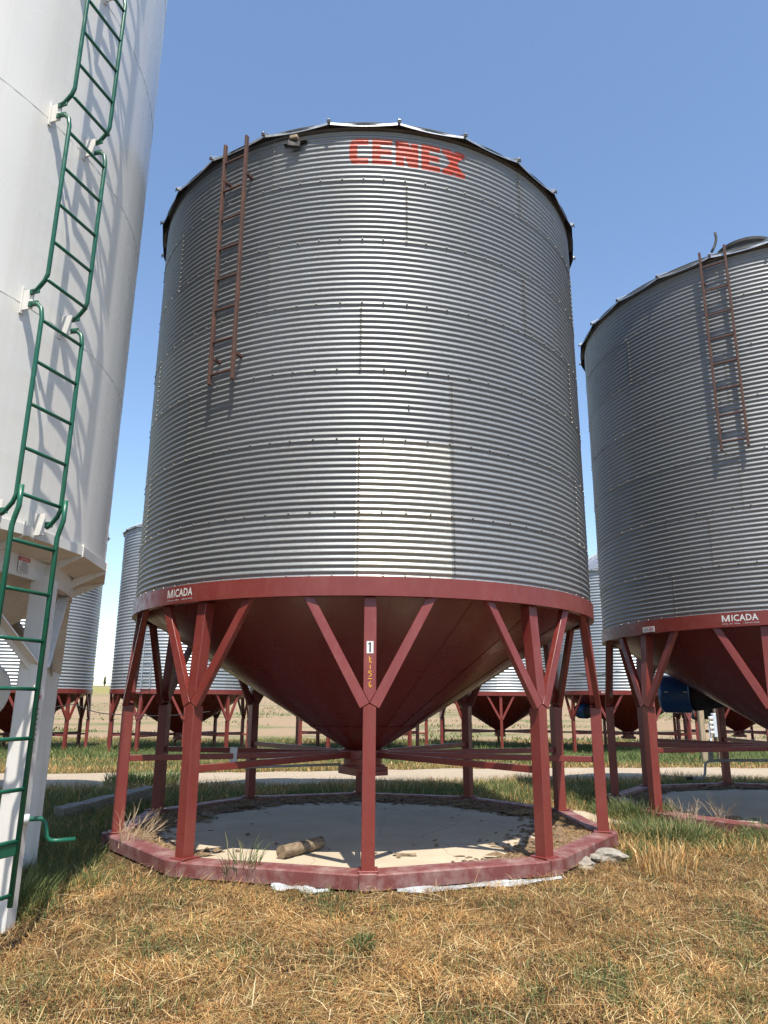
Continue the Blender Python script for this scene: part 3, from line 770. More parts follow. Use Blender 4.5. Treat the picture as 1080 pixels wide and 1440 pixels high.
F5 = [((.016, 1.603), (-.010, 1.603)), ((-.010, 1.603), (-.010, 1.588)), ((-.010, 1.588), (.012, 1.583)), ((.012, 1.583), (.012, 1.566)), ((.012, 1.566), (-.008, 1.556))]
D_ = [((-.018, 1.538), (.020, 1.538))]
S6 = [((.010, 1.515), (-.006, 1.505)), ((-.006, 1.505), (-.006, 1.478)), ((-.006, 1.478), (.004, 1.464)), ((.004, 1.464), (.016, 1.482)), ((.016, 1.482), (.000, 1.486))]
leg_face('marker_writing', 'ink_yellow', [stroke(a, b) for a, b in K_ + I_ + F5 + D_ + S6], 0.002)
# gate rod with its black handle, and the bracket on a spoke
tube('gate_rod', [Vector((0.3 * math.cos(rad(loc_(-150))), 0.3 * math.sin(rad(loc_(-150))), 0.63)), Vector((1.75 * math.cos(rad(loc_(-165))), 1.75 * math.sin(rad(loc_(-165))), 0.60))], 0.014, 'grey', main)
_h = Vector((1.75 * math.cos(rad(loc_(-165))), 1.75 * math.sin(rad(loc_(-165))), 0.60)); tube('gate_handle', [_h, _h + Vector((0.12, -0.20, -0.01))], 0.028, 'black', main)
_b = Vector((1.55 * math.cos(rad(loc_(-159.5))), 1.55 * math.sin(rad(loc_(-159.5))), 0.74)); beam('rod_bracket', _b + Vector((0, 0, -0.12)), _b + Vector((0, 0, .10)), 0.08, 0.05, 'box_grey', main)

# --- the bin on the right
THR = -118.84 - 6.35
seR = [v for v in (-148, -136, -127, -172, -127.5, -157, -127.0)]
right = grain_bin('corrugated steel grain bin cut by the right edge, blue fan on its red hopper', RC, THR, seR, 'plain')
def locR(w): return w - THR
ladder(right, locR(-130.05), locR(-123.62), 4.49, 7.36, 4.60, 8, 'rust', 2.835)
micada(right, 2.775, locR(-130.6), w=0.42)
curved_patch('maker_plate', 'sticker', right, 2.780, locR(-159.6), locR(-155.0), 2.280, 2.352)
bend_text('plate_lettering', 'LEX', 'ink', right, 2.781, locR(-158.1), 2.316, 0.036, 0.075, 0.001, 0.01)
bend_text('plate_lettering', 'CDA', 'ink_red', right, 2.781, locR(-156.2), 2.318, 0.044, 0.085, 0.001, 0.03)
def toR(x, y, z):  # world point to the right bin's frame
    v = Vector((x - RC[0], y - RC[1], z)); v.rotate(Matrix.Rotation(-rad(THR), 3, 'Z')); return v
# hook and box by the roof lid
hp = [toR(5.30 + 0.10 * math.sin(t * 2.0), 10.6, 8.46 + 0.36 * t) for t in (0, .2, .4, .6, .8, 1.0)]
tube('roof_hook', hp, 0.022, 'dark_cap', right)
# aeration fan on the hopper
fA, fB, fC = toR(4.70, 12.80, 1.50), toR(5.10, 12.58, 1.50), toR(5.55, 12.25, 1.55)
ax = (fB - fA).normalized()
fan = tube('aeration_fan', [fA - ax * .06, fA - ax * .045, fA - ax * .01, fA + ax * .03, fB - ax * .03, fB - ax * .01, fB], [.16, .23, .28, .30, .30, .315, .315], 'blue', right, 40)
autosmooth(fan.data)
for k in range(3):
    zc = 1.62 - 0.10 * k; 
tube('fan_transition', [fB, fB + (fC - fB) * .15, fC], [.27, .27, .24], 'black', right, 24)
sd = ax.cross(Vector((0, 0, 1))).normalized()
if sd.dot(toR(0, 0, 1.5) - fA) < 0: sd = -sd
for t in (0.07, 0.36):
    p_ = fA + ax * t + sd * 0.297 + Vector((0, 0, 0.03)); beam('fan_clip', p_, p_ + ax * 0.06, 0.012, 0.014, 'sticker', fan, 0.001)
p_ = fA + sd * 0.300 ; beam('fan_rib', p_ + ax * .03, p_ + ax * .42, 0.012, 0.014, 'blue', fan, 0.002)
# slide gate crank
cr = [toR(6.05, 11.25, .56), toR(5.35, 11.80, .52), toR(5.04, 12.0, .50), toR(4.98, 12.02, .46), toR(4.96, 12.03, .30), toR(4.93, 12.05, .24), toR(4.80, 12.12, .23)]
tube('gate_crank', cr, 0.020, 'grey', right, 10); beam('crank_grip', cr[-1], cr[-1] + (cr[-1] - cr[-2]).normalized() * 0.09, 0.06, 0.05, 'black', right, 0.01)
beam('crank_hanger', toR(5.06, 11.98, .72), toR(5.06, 11.98, .49), 0.07, 0.012, 'grey', right)

# --- the far row
far_specs = [((-14.3, 29.8), 9, -0.66, -95, 'far corrugated bin seen behind the white tank at the left edge'),
             ((-8.1, 30.8), 9, -0.66, -72, 'far corrugated bin with a pale blue ladder, left of the middle bin'),
             ((-0.9, 32.2), 7, -0.62, -80, 'far corrugated bin mostly hidden behind the middle hopper, only its legs in view'),
             ((5.3, 34.9), 7, -0.62, -97, 'far corrugated bin seen through the right legs of the middle bin'),
             ((10.3, 32.4), 7, -0.58, -86, 'far corrugated bin in the gap between the middle bin and the right bin'),
             ((16.3, 35.3), 7, -0.60, -91, 'far corrugated bin whose red hopper shows under the right bin')]
fars = []
for C, rows, z, th, lab in far_specs:
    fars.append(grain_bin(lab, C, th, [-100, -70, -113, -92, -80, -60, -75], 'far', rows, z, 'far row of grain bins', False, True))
f2 = fars[1]; ladder(f2, -100.5 + 72 - 6, -93.5 + 72 - 6, 2.45, 8.6, 2.6, 18, 'galv_far', 2.88)
for fb, thw in ((fars[1], -112), (fars[3], -122), (fars[4], -122)):
    th = thw + (72 if fb is fars[1] else (97 if fb is fars[3] else 86))
    bend_text('lettering', 'MICADA', 'sticker', fb, 2.778, th, 2.36, 0.08, 0.42, 0.003, 0.02)
def far_fan(fb, ang, z=1.62):
    d = Vector((math.cos(rad(ang)), math.sin(rad(ang)), 0)); t = Vector((-d.y, d.x, 0)); c = d * 2.05 + Vector((0, 0, z))
    f = tube('aeration_fan', [c - t * .28, c + t * .2], .30, 'blue', fb, 20); tube('fan_transition', [c + t * .2, c + t * .5 - d * .2], .26, 'black', fb, 12)
far_fan(fars[4], 86 - 163); far_fan(fars[5], 91 - 165, 1.55)

# cable strung between far bins
def cable(lab, pts, r=0.03):
    P = []
    for a, b in zip(pts[:-1], pts[1:]):
        for k in range(8):
            t = k / 8; p = Vector(a).lerp(Vector(b), t); p.z -= 0.10 * math.sin(PI * t); P.append(p)
    P.append(Vector(pts[-1])); tag(tube('cable', P, r, 'black', None, 6), lab, 'cable')
cable('black cable sagging between the legs of the two left far bins', [(-13.2, 27.2, 1.16), (-11.1, 27.6, 1.22), (-9.7, 28.1, 0.86), (-6.3, 28.0, 0.98)], 0.018)
cable('black cable hung across the far bin in the right gap', [(7.4, 29.0, 2.45), (9.0, 29.2, 2.55), (10.6, 29.3, 2.75), (11.6, 29.2, 3.05)], 0.022)

# electric service post behind the right bin
ep = thing('electric_post', 'pale wooden post carrying a grey electric box and insulators behind the right bin', 'electric post', (9.93, 23.6, float(H(9.93, 23.6))))
beam('post', (-.16, 0, 0), (-.16, 0, 1.72), .16, .16, 'pole', ep, .02); beam('post', (.42, .2, 0), (.42, .2, 1.85), .16, .16, 'pole', ep, .02)
eb = beam('enclosure', (.24, -.16, .78), (.24, -.16, 1.48), .26, .16, 'box_grey', ep, .015, up=(0, 1, 0))
tube('conduit', [(.30, -.14, .8), (.30, -.14, 0)], .04, 'box_grey', ep)
tube('conduit', [(.02, -.14, 1.2), (.02, -.14, 0)], .03, 'box_grey', ep)
for k in range(4): beam('insulator', (0.0, -.18, 0.92 + .14 * k), (0.13, -.18, 0.92 + .14 * k), .12, .09, 'sticker', ep, .02)

# ------------------------------------------------------------------ concrete pads
def pad(C, th):
    n = 120; rr = np.random.default_rng(int(abs(C[0]) * 10)); vs = [(0, 0, -0.068)]; fs = []
    for ring, (r, z) in enumerate(((1.2, -0.068), (2.2, -0.070), (2.640, -0.073), (2.640, -0.14))):
        for i in range(n):
            a = TAU * i / n; k = math.cos(PI / 10) / math.cos(((a - rad(th)) % (PI / 5)) - PI / 10) if ring >= 2 else 1
            vs.append((r * k / math.cos(PI / 10) * math.cos(a) * (0.951 if ring >= 2 else 1), r * k / math.cos(PI / 10) * math.sin(a) * (0.951 if ring >= 2 else 1), z))
    for i in range(n): fs.append((0, 1 + i, 1 + (i + 1) % n))
    for q in range(3):
        for i in range(n): a = 1 + q * n + i; b = 1 + q * n + (i + 1) % n; fs.append((a, a + n, b + n, b))
    o = link('concrete_pad', mesh_of('concrete_pad', vs, fs, 'concrete')); o.location = (C[0], C[1], 0); tag(o, kind='structure'); return o
pad(BC, THL); pad(RC, THR)
# slab corner poking out past the kerb on the right
sl = bmesh.new(); 
P0 = [(2.35, 10.1), (3.02, 9.70), (3.07, 9.80), (2.75, 10.8), (2.45, 11.1)]
vA = [sl.verts.new((x, y, -0.085)) for x, y in P0]; vB = [sl.verts.new((x, y, -0.2)) for x, y in P0]
sl.faces.new(vA); 
for i in range(5): sl.faces.new((vA[i], vB[i], vB[(i + 1) % 5], vA[(i + 1) % 5]))
o = link('concrete_corner', bm_mesh('concrete_corner', sl, 'concrete')); tag(o, kind='structure')

# debris of old straw and clods inside the kerbs
def clods(name, lab, C, specs, seed):
    r_ = np.random.default_rng(seed); V, Fq = [], []
    ico = [(0, 0, 1), (.894, 0, .447), (.276, .851, .447), (-.724, .526, .447), (-.724, -.526, .447), (.276, -.851, .447)]
    for (a0, a1, r0, r1, n) in specs:
        for _ in range(n):
            a = rad(r_.uniform(a0, a1)); r = r1 - (r1 - r0) * abs(r_.normal(0, 0.45)); s = r_.gamma(2.0, 0.008) + 0.006
            if r < 1.2: continue
            k = math.cos(PI / 10) / math.cos(((a - rad(THL if C is BC else THR)) % (PI / 5)) - PI / 10)
            r = r * k * 1.02
            n0 = len(V); rz = r_.uniform(0, TAU); el = r_.uniform(1.2, 3.5)
            c, s_ = math.cos(rz), math.sin(rz)
            for p in ico:
                jx, jy, jz = (r_.uniform(.6, 1.3) for _ in range(3)); px, py = p[0] * s * el * jx, p[1] * s * jy
                V.append((C[0] + r * math.cos(a) + px * c - py * s_, C[1] + r * math.sin(a) + px * s_ + py * c, -0.072 + p[2] * s * jz * 0.9 + 0.0))
            for i in range(5): Fq.append((n0, n0 + 1 + i, n0 + 1 + (i + 1) % 5))
    return tag(link(name, mesh_of(name, V, Fq, 'clod')), lab, 'debris', kind='stuff')
m_, t_, b_ = new_mat('old_grain_debris'); _n = noise(t_, 25, 6, 0.7)
t_.links.new(ramp(t_, _n, [(0.3, (0.07, 0.045, 0.025)), (0.6, (0.20, 0.135, 0.075)), (0.8, (0.36, 0.26, 0.15))]), b_.inputs['Base Color']); b_.inputs['Roughness'].default_value = 0.95; M['clod'] = m_
clods('old_grain_debris', 'dark crumbly old grain and straw heaped inside the middle bin kerb', BC,
      [(20, 180, 2.15, 2.60, 5200), (180, 232, 2.25, 2.60, 650), (-60, 20, 2.25, 2.60, 1500), (-45, 5, 2.0, 2.6, 900), (232, 300, 2.5, 2.6, 90), (0, 360, 0.9, 2.5, 90)], 3)
clods('old_grain_debris', 'dark crumbly old grain along the inner kerb of the right bin', RC, [(30, 260, 2.3, 2.6, 2600), (150, 220, 2.1, 2.6, 500)], 4)
n = 9000; a = np.concatenate([rng.uniform(0, PI, 6000), rng.uniform(-1.0, 0.3, 2000), rng.uniform(PI, PI + .9, 1000)]); r = 2.60 - np.abs(rng.normal(0, .17, n)); x = BC[0] + r * np.cos(a); y = BC[1] + r * np.sin(a)
m = blades('loose_straw', np.stack([x, y, -0.05 + 0.03 * rng.random(n)], 1), rng.uniform(.03, .11, n), rng.uniform(.003, .006, n), rng.random(n) * TAU, rng.normal(.1, .25, n), rng.normal(-.1, .2, n), pick(PAL_DRY, n) * 0.75)
tag(link('loose_straw', m), 'loose brown straw lying along the inner kerb of the middle pad', 'straw', kind='stuff')

# ------------------------------------------------------------------ white smooth walled tank
RT = 2.75
tank = thing('white_tank', 'tall smooth white hopper tank with a green ladder at the left edge', 'tank', (TC[0] - 0.035, TC[1], 0), 0)
tank.rotation_euler = (0, rad(0.55), 0)   # leans a touch towards the middle bin
def tank_sheet(span, h):
    vs, fs = [], []; na, nz = 20, 2
    for i in range(na + 1):
        ta = i / na; a = rad(span * ta)
        for k in range(nz + 1):
            tz = k / nz; r = RT + 0.002 * (1 - ta) + 0.0015 * (1 - tz); vs.append((r * math.cos(a), r * math.sin(a), tz * h))
    for i in range(na):
        for k in range(nz): q = i * (nz + 1) + k; fs.append((q, q + nz + 1, q + nz + 2, q + 1))
    return mesh_of('wall_sheet', vs, fs, 'white', True)
tsm = tank_sheet(60.1, 1.506); NTR = 7
for r in range(NTR):
    for i in range(6):
        s = link('wall_sheet', tsm, tank); s.location = (0, 0, 2.49 + 1.505 * r); s.rotation_euler = (0, 0, rad(-17 + 60 * i + (0.8 * r if r % 1 == 0 else 0)))
ztop = 2.49 + 1.505 * NTR
tr = lathe('roof_cone', [(2.83, ztop - .05), (2.83, ztop), (0.4, ztop + 1.5), (0.4, ztop + 1.65), (0.001, ztop + 1.7)], 0, 360, 48, 'white'); autosmooth(tr, 20); link('roof_cone', tr, tank)
# faceted skirt: 24 sloping panels between wall foot and the lower band
def skirt():
    vs = []; a0, a1 = rad(-7.45), rad(7.45); c = math.cos(rad(7.5))
    prof = [(RT + .035, 2.50), (RT + .035, 2.43), (2.53, 2.365)]
    for a in (a0, a1):
        for r, z in prof: vs.append((r * math.cos(a), r * math.sin(a), z))
    vs += [(RT - 0.02) * np.array([math.cos(a0), math.sin(a0), 0]) + np.array([0, 0, 2.497]), (RT - 0.02) * np.array([math.cos(a1), math.sin(a1), 0]) + np.array([0, 0, 2.497])]
    return mesh_of('skirt_panel', vs, [(0, 3, 4, 1), (1, 4, 5, 2), (0, 6, 7, 3)], 'white_leg')
skm = skirt()
gsm = bmesh.new()
tv = [gsm.verts.new(p) for p in ((RT + .042, -.004, 2.52), (RT + .042, -.004, 2.42), (2.50, -.004, 2.26), (2.50, -.004, 2.32), (RT + .042, .004, 2.52), (RT + .042, .004, 2.42), (2.50, .004, 2.26), (2.50, .004, 2.32))]
for f in ((0, 1, 2, 3), (7, 6, 5, 4), (0, 4, 5, 1), (1, 5, 6, 2), (2, 6, 7, 3), (3, 7, 4, 0)): gsm.faces.new([tv[i] for i in f])
gsm_m = bm_mesh('gusset', gsm, 'white_leg')
for i in range(24):
    s = link('skirt_panel', skm, tank); s.rotation_euler = (0, 0, rad(-1 + 7.5 + 15 * i))
    g = link('gusset', gsm_m, tank); g.rotation_euler = (0, 0, rad(-1 + 15 * i))
link('lower_band', autosmooth(lathe('lower_band', [(2.515, 2.42), (2.515, 2.215), (2.44, 2.215), (2.44, 2.25), (2.40, 2.27)], 0, 360, 72, 'white_leg')), tank)
link('hopper_cone', lathe('hopper_cone', [(2.45, 2.28), (0.3, 0.72), (0.3, 0.5), (0.28, 0.5)], 0, 360, 64, 'white_leg'), tank)
for i in range(8):
    a = -2.0 + 45 * i; d = Vector((math.cos(rad(a)), math.sin(rad(a)), 0)); tdir = Vector((-d.y, d.x, 0)); c = d * 2.545
    col = beam('column', (c.x, c.y, -0.25), (c.x, c.y, 2.236), 0.145, 0.145, 'white_leg', tank, 0.008, up=d)
    for s in (-1, 1):
        e = Matrix.Rotation(rad(18.5 * s), 3, 'Z') @ (d * 2.47); st = d * 2.60 + tdir * s * 0.05
        off = 0.0
        bm = bmesh.new(); box_bm(bm, (st.x, st.y, 1.60), (e.x, e.y, 2.236), 0.07, 0.012, 0.002); 
        p0 = Vector((st.x, st.y, 1.60)) - d * .045; p1 = Vector((e.x, e.y, 2.236)) - d * .045; box_bm(bm, p0, p1, 0.012, 0.07, 0.002)
        link('brace', bm_mesh('brace', bm, 'white_leg'), tank)
# danger label on the band, label strip on the column
curved_patch('warning_label', 'sticker', tank, 2.522, -9.2, -6.3, 2.243, 2.353)
curved_patch('warning_header', 'ink_red', tank, 2.5235, -9.2, -6.3, 2.325, 2.353)
bend_text('warning_lettering', 'DANGER', 'sticker', tank, 2.5245, -7.75, 2.339, 0.017, 0.10, 0.0006, 0.01)
bend_text('warning_lettering', 'DO NOT\nUNLOADING\nWITHOUT FULL\nPROTECTION', 'ink', tank, 2.5232, -7.75, 2.283, 0.066, 0.105, 0.0006, 0.0)
lbl = beam('column_label', (2.545 + .0745, -.12, 1.05), (2.545 + .0745, -.12, 1.42), 0.07, 0.004, 'sticker', tank, 0.001, up=(1, 0, 0))
beam('label_stripe', (2.545 + .0775, -.12, 1.375), (2.545 + .0775, -.12, 1.40), 0.06, 0.003, 'ink_red', tank, 0.0005, up=(1, 0, 0))
for k in range(7): beam('label_line', (2.545 + .0775, -.115, 1.09 + .035 * k), (2.545 + .0775, -.115, 1.10 + .035 * k), 0.045, 0.003, 'ink', tank, 0.0005, up=(1, 0, 0))
# round inspection door near the hopper
dv = Vector((2.02, 0.30, 1.42)); tube('round_door', [dv + Vector((-.02, -.10, 0)), dv + Vector((-.035, -.07, 0)), dv + Vector((-.05, .0, 0)), dv + Vector((-.5, .35, .12))], [.20, .235, .235, .20], 'white_leg', tank, 40)
# gate crank
k0 = Vector((-2.44 - TC[0], 5.47 - TC[1], .57)); cp = [k0 + Vector(v) for v in ((0, 0, 0), (.10, .05, .0), (.125, .06, -.02), (.145, .07, -.12), (.165, .08, -.145), (.20, .095, -.15), (.32, .14, -.145))]
tube('gate_crank', cp, 0.016, 'green', tank, 10); tube('crank_bolt', [k0 + Vector((-.03, -.01, 0)), k0 + Vector((.03, .02, 0))], .035, 'sticker', tank, 10)

# ladder of the tank: stacked sections with bent rail ends
Lw = Vector((-2.303 - TC[0], 4.487 - TC[1], 0)); Rw_ = Vector((-2.183 - TC[0], 4.866 - TC[1], 0)); mid = (Lw + Rw_) / 2
nrm = Vector((.953, -.300, 0)).normalized()
lad = bpy.data.objects.new('green_ladder', None); COL.objects.link(lad); lad.parent = tank; lad.empty_display_size = .1
def rail_pts(base, z0, z1, b0=True, b1=True):
    ps = []
    if b0: ps += [base - nrm * .10 + Vector((0, 0, z0)), base - nrm * .075 + Vector((0, 0, z0 + .012)), base - nrm * .02 + Vector((0, 0, z0 + .07)), base + Vector((0, 0, z0 + .12))]
    else: ps += [base + Vector((0, 0, z0))]
    if b1: ps += [base + Vector((0, 0, z1 - .12)), base - nrm * .015 + Vector((0, 0, z1 - .05)), base - nrm * .05 + Vector((0, 0, z1 - .012)), base - nrm * .10 + Vector((0, 0, z1))]
    else: ps += [base + Vector((0, 0, z1))]
    return ps
secs = [(0.17, 2.62, False, False), (2.50, 3.97, True, True), (4.06, 5.50, True, True), (5.59, 7.02, True, True), (7.11, 8.54, True, True), (8.63, 10.1, True, True), (10.2, 12.0, True, True)]
for si, (z0, z1, b0, b1) in enumerate(secs):
    for base in (Lw, Rw_):
        if si == 0: 
            tube('rail', [base + Vector((0, 0, z0)), base + Vector((0, 0, 2.42)), base + nrm * .012 + Vector((0, 0, 2.47)), base + nrm * .034 + Vector((0, 0, 2.54)), base + nrm * .034 + Vector((0, 0, 2.68))], 0.0165, 'green', lad, 12)
        else: tube('rail', rail_pts(base, z0, z1), 0.0155, 'green', lad, 12)
vsr, fsr = tube_data([Lw - mid, Rw_ - mid], 0.0125, 10); rungm = mesh_of('rung', vsr, fsr, 'green', True)
for i in range(39):
    z = 0.2355 + 0.3 * i
    r_ = link('rung', rungm, lad); r_.location = mid + Vector((0, 0, z))
for z in (2.52, 4.015, 5.545, 7.065, 8.585):
    for base in (Lw, Rw_):
        dirp = base.normalized(); w_ = dirp * (RT + .006); pl = bmesh.new()
        box_bm(pl, Vector((w_.x, w_.y, z - .10)), Vector((w_.x, w_.y, z + .10)), .035, .012, .002, up=nrm)
        box_bm(pl, Vector((w_.x, w_.y, z)) , Vector((w_.x, w_.y, z)) + nrm * .09, .012, .15, .002)
        link('wall_bracket', bm_mesh('wall_bracket', pl, 'white_leg'), lad)
        for dz in ((-.045, .045) if z > 3 else (.0,)): beam('rail_clip', base - nrm * .13 + Vector((0, 0, z + dz)), base - nrm * .05 + Vector((0, 0, z + dz * 1.1)), .012, .04, 'green', lad, .002)
bp = bmesh.new(); box_bm(bp, Lw - nrm * .02 + Vector((0, 0, .50)) - (Rw_ - Lw) * .3, Rw_ - nrm * .02 + (Rw_ - Lw) * .06 + Vector((0, 0, .50)), .05, .085, .004); link('cross_plate', bm_mesh('cross_plate', bp, 'green'), lad)

# ------------------------------------------------------------------ loose objects
def rough_bar(name, lab, cat, a, b, w, d, mat, seed, taper=1.0, n=14, rnd=False):
    r_ = random.Random(seed); a, b = Vector(a), Vector(b); L = (b - a).length; m = 12 if rnd else 4; vs, fs = [], []
    for i in range(n + 1):
        t = i / n; k = lerp(1, taper, t); off = Vector((0, r_.uniform(-.006, .006), r_.uniform(-.004, .004)))
        for j in range(m):
            if rnd: an = TAU * j / m; p = Vector((t * L, math.cos(an) * w / 2 * k * r_.uniform(.92, 1.06), math.sin(an) * d / 2 * k * r_.uniform(.92, 1.06)))
            else:
                sy, sz = ((-1, -1), (1, -1), (1, 1), (-1, 1))[j]; p = Vector((t * L + (r_.uniform(-.04, .04) if i in (0, n) else 0), sy * w / 2 * k + r_.uniform(-.008, .008), sz * d / 2 * k + r_.uniform(-.008, .008)))
            vs.append(p + off)
    for i in range(n):
        for j in range(m): q = i * m + j; q2 = i * m + (j + 1) % m; fs.append((q, q2, q2 + m, q + m))
    fs.append(tuple(range(m))[::-1]); fs.append(tuple(range(n * m, n * m + m)))
    o = link(name, mesh_of(name, vs, fs, mat)); autosmooth(o.data, 50)
    ax_ = (b - a).normalized(); o.location = a; o.rotation_euler = ax_.to_track_quat('X', 'Z').to_euler(); return tag(o, lab, cat)
rough_bar('timber_beam', 'weathered grey timber beam lying in the grass left of the kerb', 'timber', (-4.02, 9.85, -0.04), (-3.42, 11.65, 0.02), 0.20, 0.17, 'wood', 5, 1.1)
rough_bar('log', 'short brown log lying on the concrete pad left of the front leg', 'log', (-0.93, 7.42, -0.012), (-0.60, 7.93, -0.008), 0.125, 0.118, 'log', 6, 0.95, 14, True)
rough_bar('wood_chunk', 'small brown splinter of wood on the sunlit pad right of the front leg', 'wood', (0.14, 7.62, -0.055), (0.31, 7.60, -0.055), 0.06, 0.03, 'log', 7, 0.5, 6)
def rock(lab, c, s, seed, mat='rock', name='rock'):
    bm = bmesh.new(); bmesh.ops.create_icosphere(bm, subdivisions=3, radius=1); r_ = random.Random(seed); ph = [r_.uniform(0, 6) for _ in range(6)]
    for v in bm.verts:
        p = v.co; k = 1 + .18 * math.sin(3 * p.x + ph[0]) * math.cos(2.4 * p.y + ph[1]) + .12 * math.sin(6 * p.z + ph[2] + 4 * p.x) + r_.uniform(-.05, .05)
        v.co = Vector((p.x * s[0] * k, p.y * s[1] * k, p.z * s[2] * k))
    o = link(name, bm_mesh(name, bm, mat)); o.location = c; o.rotation_euler = (0, 0, r_.uniform(0, 3)); return tag(o, lab, name)
rock('pale lump of broken concrete in the straw at the right front kerb corner', (2.20, 7.82, -0.10), (.19, .11, .075), 1)
rock('low flat grey piece of broken concrete beside the pale lump', (1.93, 7.62, -0.13), (.20, .08, .045), 2)
rock('flat pale concrete flake in the weeds at the foot of the right kerb', (3.30, 9.0, -0.12), (.20, .10, .04), 3)
# crumpled white sheeting under the front kerb
def film(lab, a, b, w, seed):
    r_ = random.Random(seed); n = 46; vs, fs = [], []; a, b = Vector(a), Vector(b); d = (b - a).normalized(); s = Vector((d.y, -d.x, 0))
    for i in range(n + 1):
        t = i / n; p = a.lerp(b, t); ww = w * (0.55 + 0.6 * abs(math.sin(t * 5 + seed))) * (1 if .05 < t < .95 else .4)
        for j in range(6):
            u = j / 5; vs.append(p + s * (u * ww) + Vector((0, 0, .02 * (1 - u) + .010 * math.sin(t * 13 + j * 1.7 + r_.uniform(-.5, .5)))))
    for i in range(n):
        for j in range(5): q = i * 6 + j; fs.append((q, q + 1, q + 7, q + 6))
    tag(link('white_sheeting', mesh_of('white_sheeting', vs, fs, 'film', True)), lab, 'sheeting')
film('crumpled white sheeting under the kerb left of the front leg', (-0.90, 6.62, -.118), (-0.42, 6.51, -.135), .07, 1)
film('long crumpled white sheeting under the kerb right of the front leg', (0.12, 6.48, -.125), (1.55, 6.98, -.128), .07, 2)

# weeds
def weed(name, lab, cat, c, n, h, spread, pal, wd, seed, e=(0.9, 1.5), extra_stems=0, group=None):
    r_ = np.random.default_rng(seed); ang = r_.random(n) * TAU; rr = spread * np.sqrt(r_.random(n)) * 0.6
    P = np.stack([c[0] + rr * np.cos(ang), c[1] + rr * np.sin(ang), np.full(n, c[2]) + r_.random(n) * h * 0.5], 1)
    az_ = ang + r_.normal(0, .6, n); e0 = r_.uniform(e[0], e[1], n)
    m = blades(name, P, h * r_.uniform(.35, .8, n), r_.uniform(wd * .7, wd * 1.3, n), az_, e0, e0 - r_.uniform(0, 1.0, n), pal[r_.integers(0, len(pal), n)] * r_.uniform(.8, 1.2, (n, 1)), r_.random(n) * TAU)
    return tag(link(name, m), lab, cat, group)
PAL_WEED = np.array([[0.08, 0.12, 0.030], [0.12, 0.16, 0.045], [0.16, 0.19, 0.07], [0.07, 0.10, 0.03], [0.24, 0.22, 0.09]])
PAL_TAN = np.array([[0.42, 0.31, 0.20], [0.50, 0.38, 0.24], [0.34, 0.24, 0.15]])
def twigs(lab, c, n, h, lean, seed, r0=0.003):
    r_ = random.Random(seed); V, Fc = [], []
    for _ in range(n):
        a = r_.uniform(0, TAU); p = Vector(c) + Vector((math.cos(a), math.sin(a), 0)) * r_.uniform(0, .10); d = (Vector((math.cos(a) * .5, math.sin(a) * .5, 1)) + Vector(lean)).normalized(); L = h * r_.uniform(.4, 1)
        pts = [p]; 
        for k in range(5): d = (d + Vector((r_.uniform(-.2, .2), r_.uniform(-.2, .2), r_.uniform(-.15, .1)))).normalized(); pts.append(pts[-1] + d * L / 5)
        for seq, rad0 in [(pts, r0)] + [([pts[k], pts[k] + (d + Vector((r_.uniform(-.9, .9), r_.uniform(-.9, .9), r_.uniform(-.2, .6)))).normalized() * L * .3] , r0 * .6) for k in (1, 2, 3, 4, 3, 2)]:
            rs = [rad0 * (1 - .7 * q / (len(seq) - 1)) for q in range(len(seq))]; v, f = tube_data(seq, rs, 3, False); n0 = len(V); V += v; Fc += [tuple(i + n0 for i in q) for q in f]
    return tag(link('dead_weed', mesh_of('dead_weed', V, Fc, 'twig')), lab, 'weed')
m_, t_, b_ = new_mat('dry_twigs'); t_.links.new(ramp(t_, noise(t_, 9, 3), [(0.3, (0.28, 0.19, 0.12)), (0.7, (0.50, 0.38, 0.25))]), b_.inputs['Base Color']); b_.inputs['Roughness'].default_value = .9; M['twig'] = m_
twigs('dead twiggy tan weed leaning over the left side of the kerb', (-2.52, 7.95, -0.08), 34, .46, (.35, .35, 0), 1)
twigs('dead brown weed at the near leg of the right bin', (3.72, 9.72, -0.13), 26, .42, (-.1, .1, 0), 2)
twigs('dead pale weed inside the right bin kerb', (4.25, 9.85, -0.10), 22, .45, (.0, .1, 0), 3)
weed('green_weed', 'tall dark green grass tuft at the kerb in front of the front left leg', 'weed', (-1.18, 6.80, -.13), 90, .34, .26, PAL_WEED, .007, 11)
weed('green_weed', 'small dark green leafy weed in the straw at lower centre', 'weed', (-0.12, 5.02, -.12), 110, .12, .12, PAL_WEED, .008, 12, (.3, 1.2))
weed('green_weed', 'bushy green weed right of the kerb corner', 'weed', (3.2, 8.85, -.15), 1500, .26, .85, PAL_WEED, .007, 13, (.5, 1.5))
weed('green_weed', 'bushy green weed in front of the right bin kerb', 'weed', (4.5, 8.75, -.15), 1500, .22, .9, PAL_WEED, .007, 14, (.5, 1.5))
weed('green_weed', 'bushy green weed by the left legs of the right bin', 'weed', (3.30, 10.4, -.15), 1300, .30, .8, PAL_WEED, .007, 15, (.5, 1.5))
weed('green_weed', 'grey green weed clump at the near edge of the gravel track left of the bin', 'weed', (-4.3, 14.3, -.17), 1500, .30, 1.2, PAL_WEED * 1.25, .012, 16)
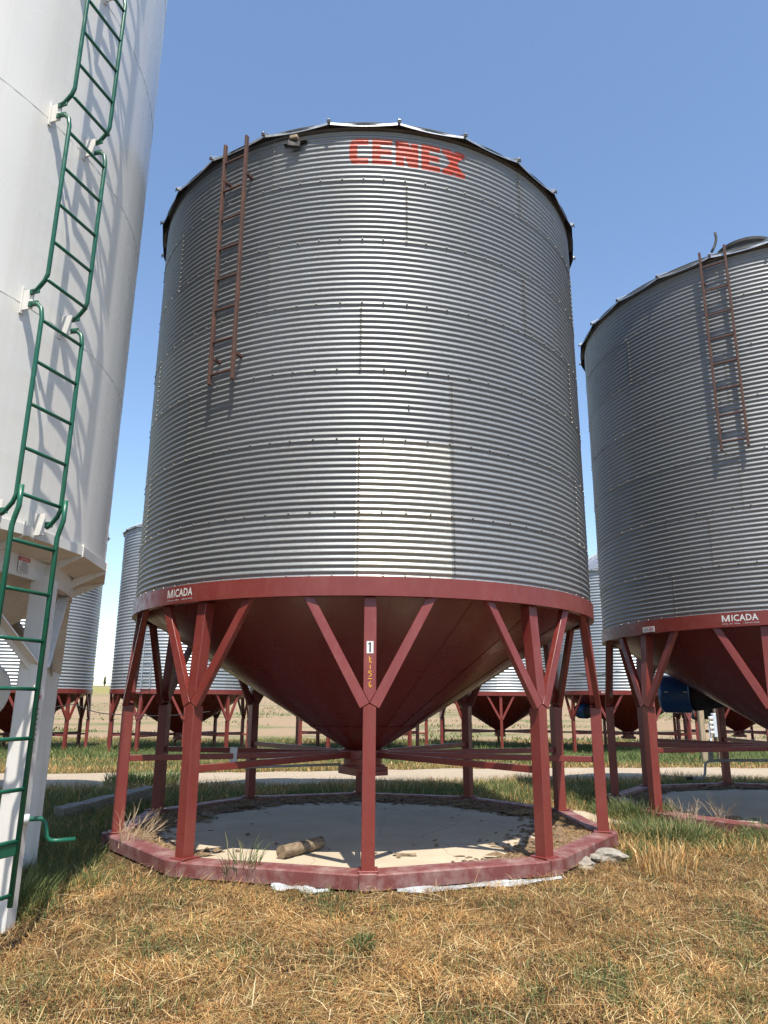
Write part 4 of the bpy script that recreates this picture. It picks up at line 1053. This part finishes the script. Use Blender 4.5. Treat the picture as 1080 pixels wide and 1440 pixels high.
weed('green_weed', 'tall grass clump growing at the foot of the white column', 'weed', (-2.62, 5.85, -.14), 380, .30, .38, PAL_GRN, .006, 17)
weed('dry_weed', 'stand of dry yellow grass stems right of the broken concrete', 'weed', (2.45, 7.0, -.14), 260, .34, .45, PAL_DRY * 1.1, .006, 18, (1.2, 1.55))
weed('dry_weed', 'pale straw coloured tuft at the foot of the far right weeds', 'weed', (4.9, 8.1, -.14), 300, .24, .5, PAL_DRY * 1.15, .006, 19, (.6, 1.5))

# tiny farmstead on the skyline
def far_tree(lab, x, y, h, seed):
    root = thing('far_tree', lab, 'tree', (x, y, float(H(x, y)))); r_ = np.random.default_rng(seed); tube('trunk', [(0, 0, 0), (0, 0, h * .8)], [.3, .08], 'wood', root, 6)
    n = 500; a = r_.random(n) * TAU; zz = h * (0.15 + .85 * r_.random(n)); rr = h * .16 * np.sqrt(r_.random(n)) * (1.1 - zz / h)
    m = blades('crown', np.stack([rr * np.cos(a), rr * np.sin(a), zz], 1), np.full(n, h * .12), np.full(n, h * .05), a, np.full(n, 1.0), np.full(n, .3), pick(PAL_GRN, n), r_.random(n) * TAU); link('crown', m, root)
far_tree('thin pointed tree on the skyline between the two left far bins', -109.8, 300, 3.4, 1)
far_tree('second thinner tree on the skyline beside the left edge of the ladder bin', -106.3, 300, 2.8, 2)
def shed(lab, x, y, w, h):
    root = thing('white_shed', lab, 'shed', (x, y, float(H(x, y))))
    beam('wall', (-w / 2, 0, h * .4), (w / 2, 0, h * .4), w * .7, h * 1.0, 'sticker', root, .02)
    vs = [(-w / 2 - .2, -w * .4, h * .9), (w / 2 + .2, -w * .4, h * .9), (w / 2 + .2, w * .4, h * .9), (-w / 2 - .2, w * .4, h * .9), (-w / 2 - .2, 0, h * 1.35), (w / 2 + .2, 0, h * 1.35)]
    link('roof', mesh_of('roof', vs, [(0, 1, 5, 4), (3, 4, 5, 2), (0, 4, 3), (1, 2, 5)], 'box_grey'), root)
shed('small white shed on the skyline left of the thin pointed tree', -115.8, 300, 2.6, 2.6)
shed('tiny white shed on the skyline between the two thin trees', -108.2, 302, 1.6, 1.0)
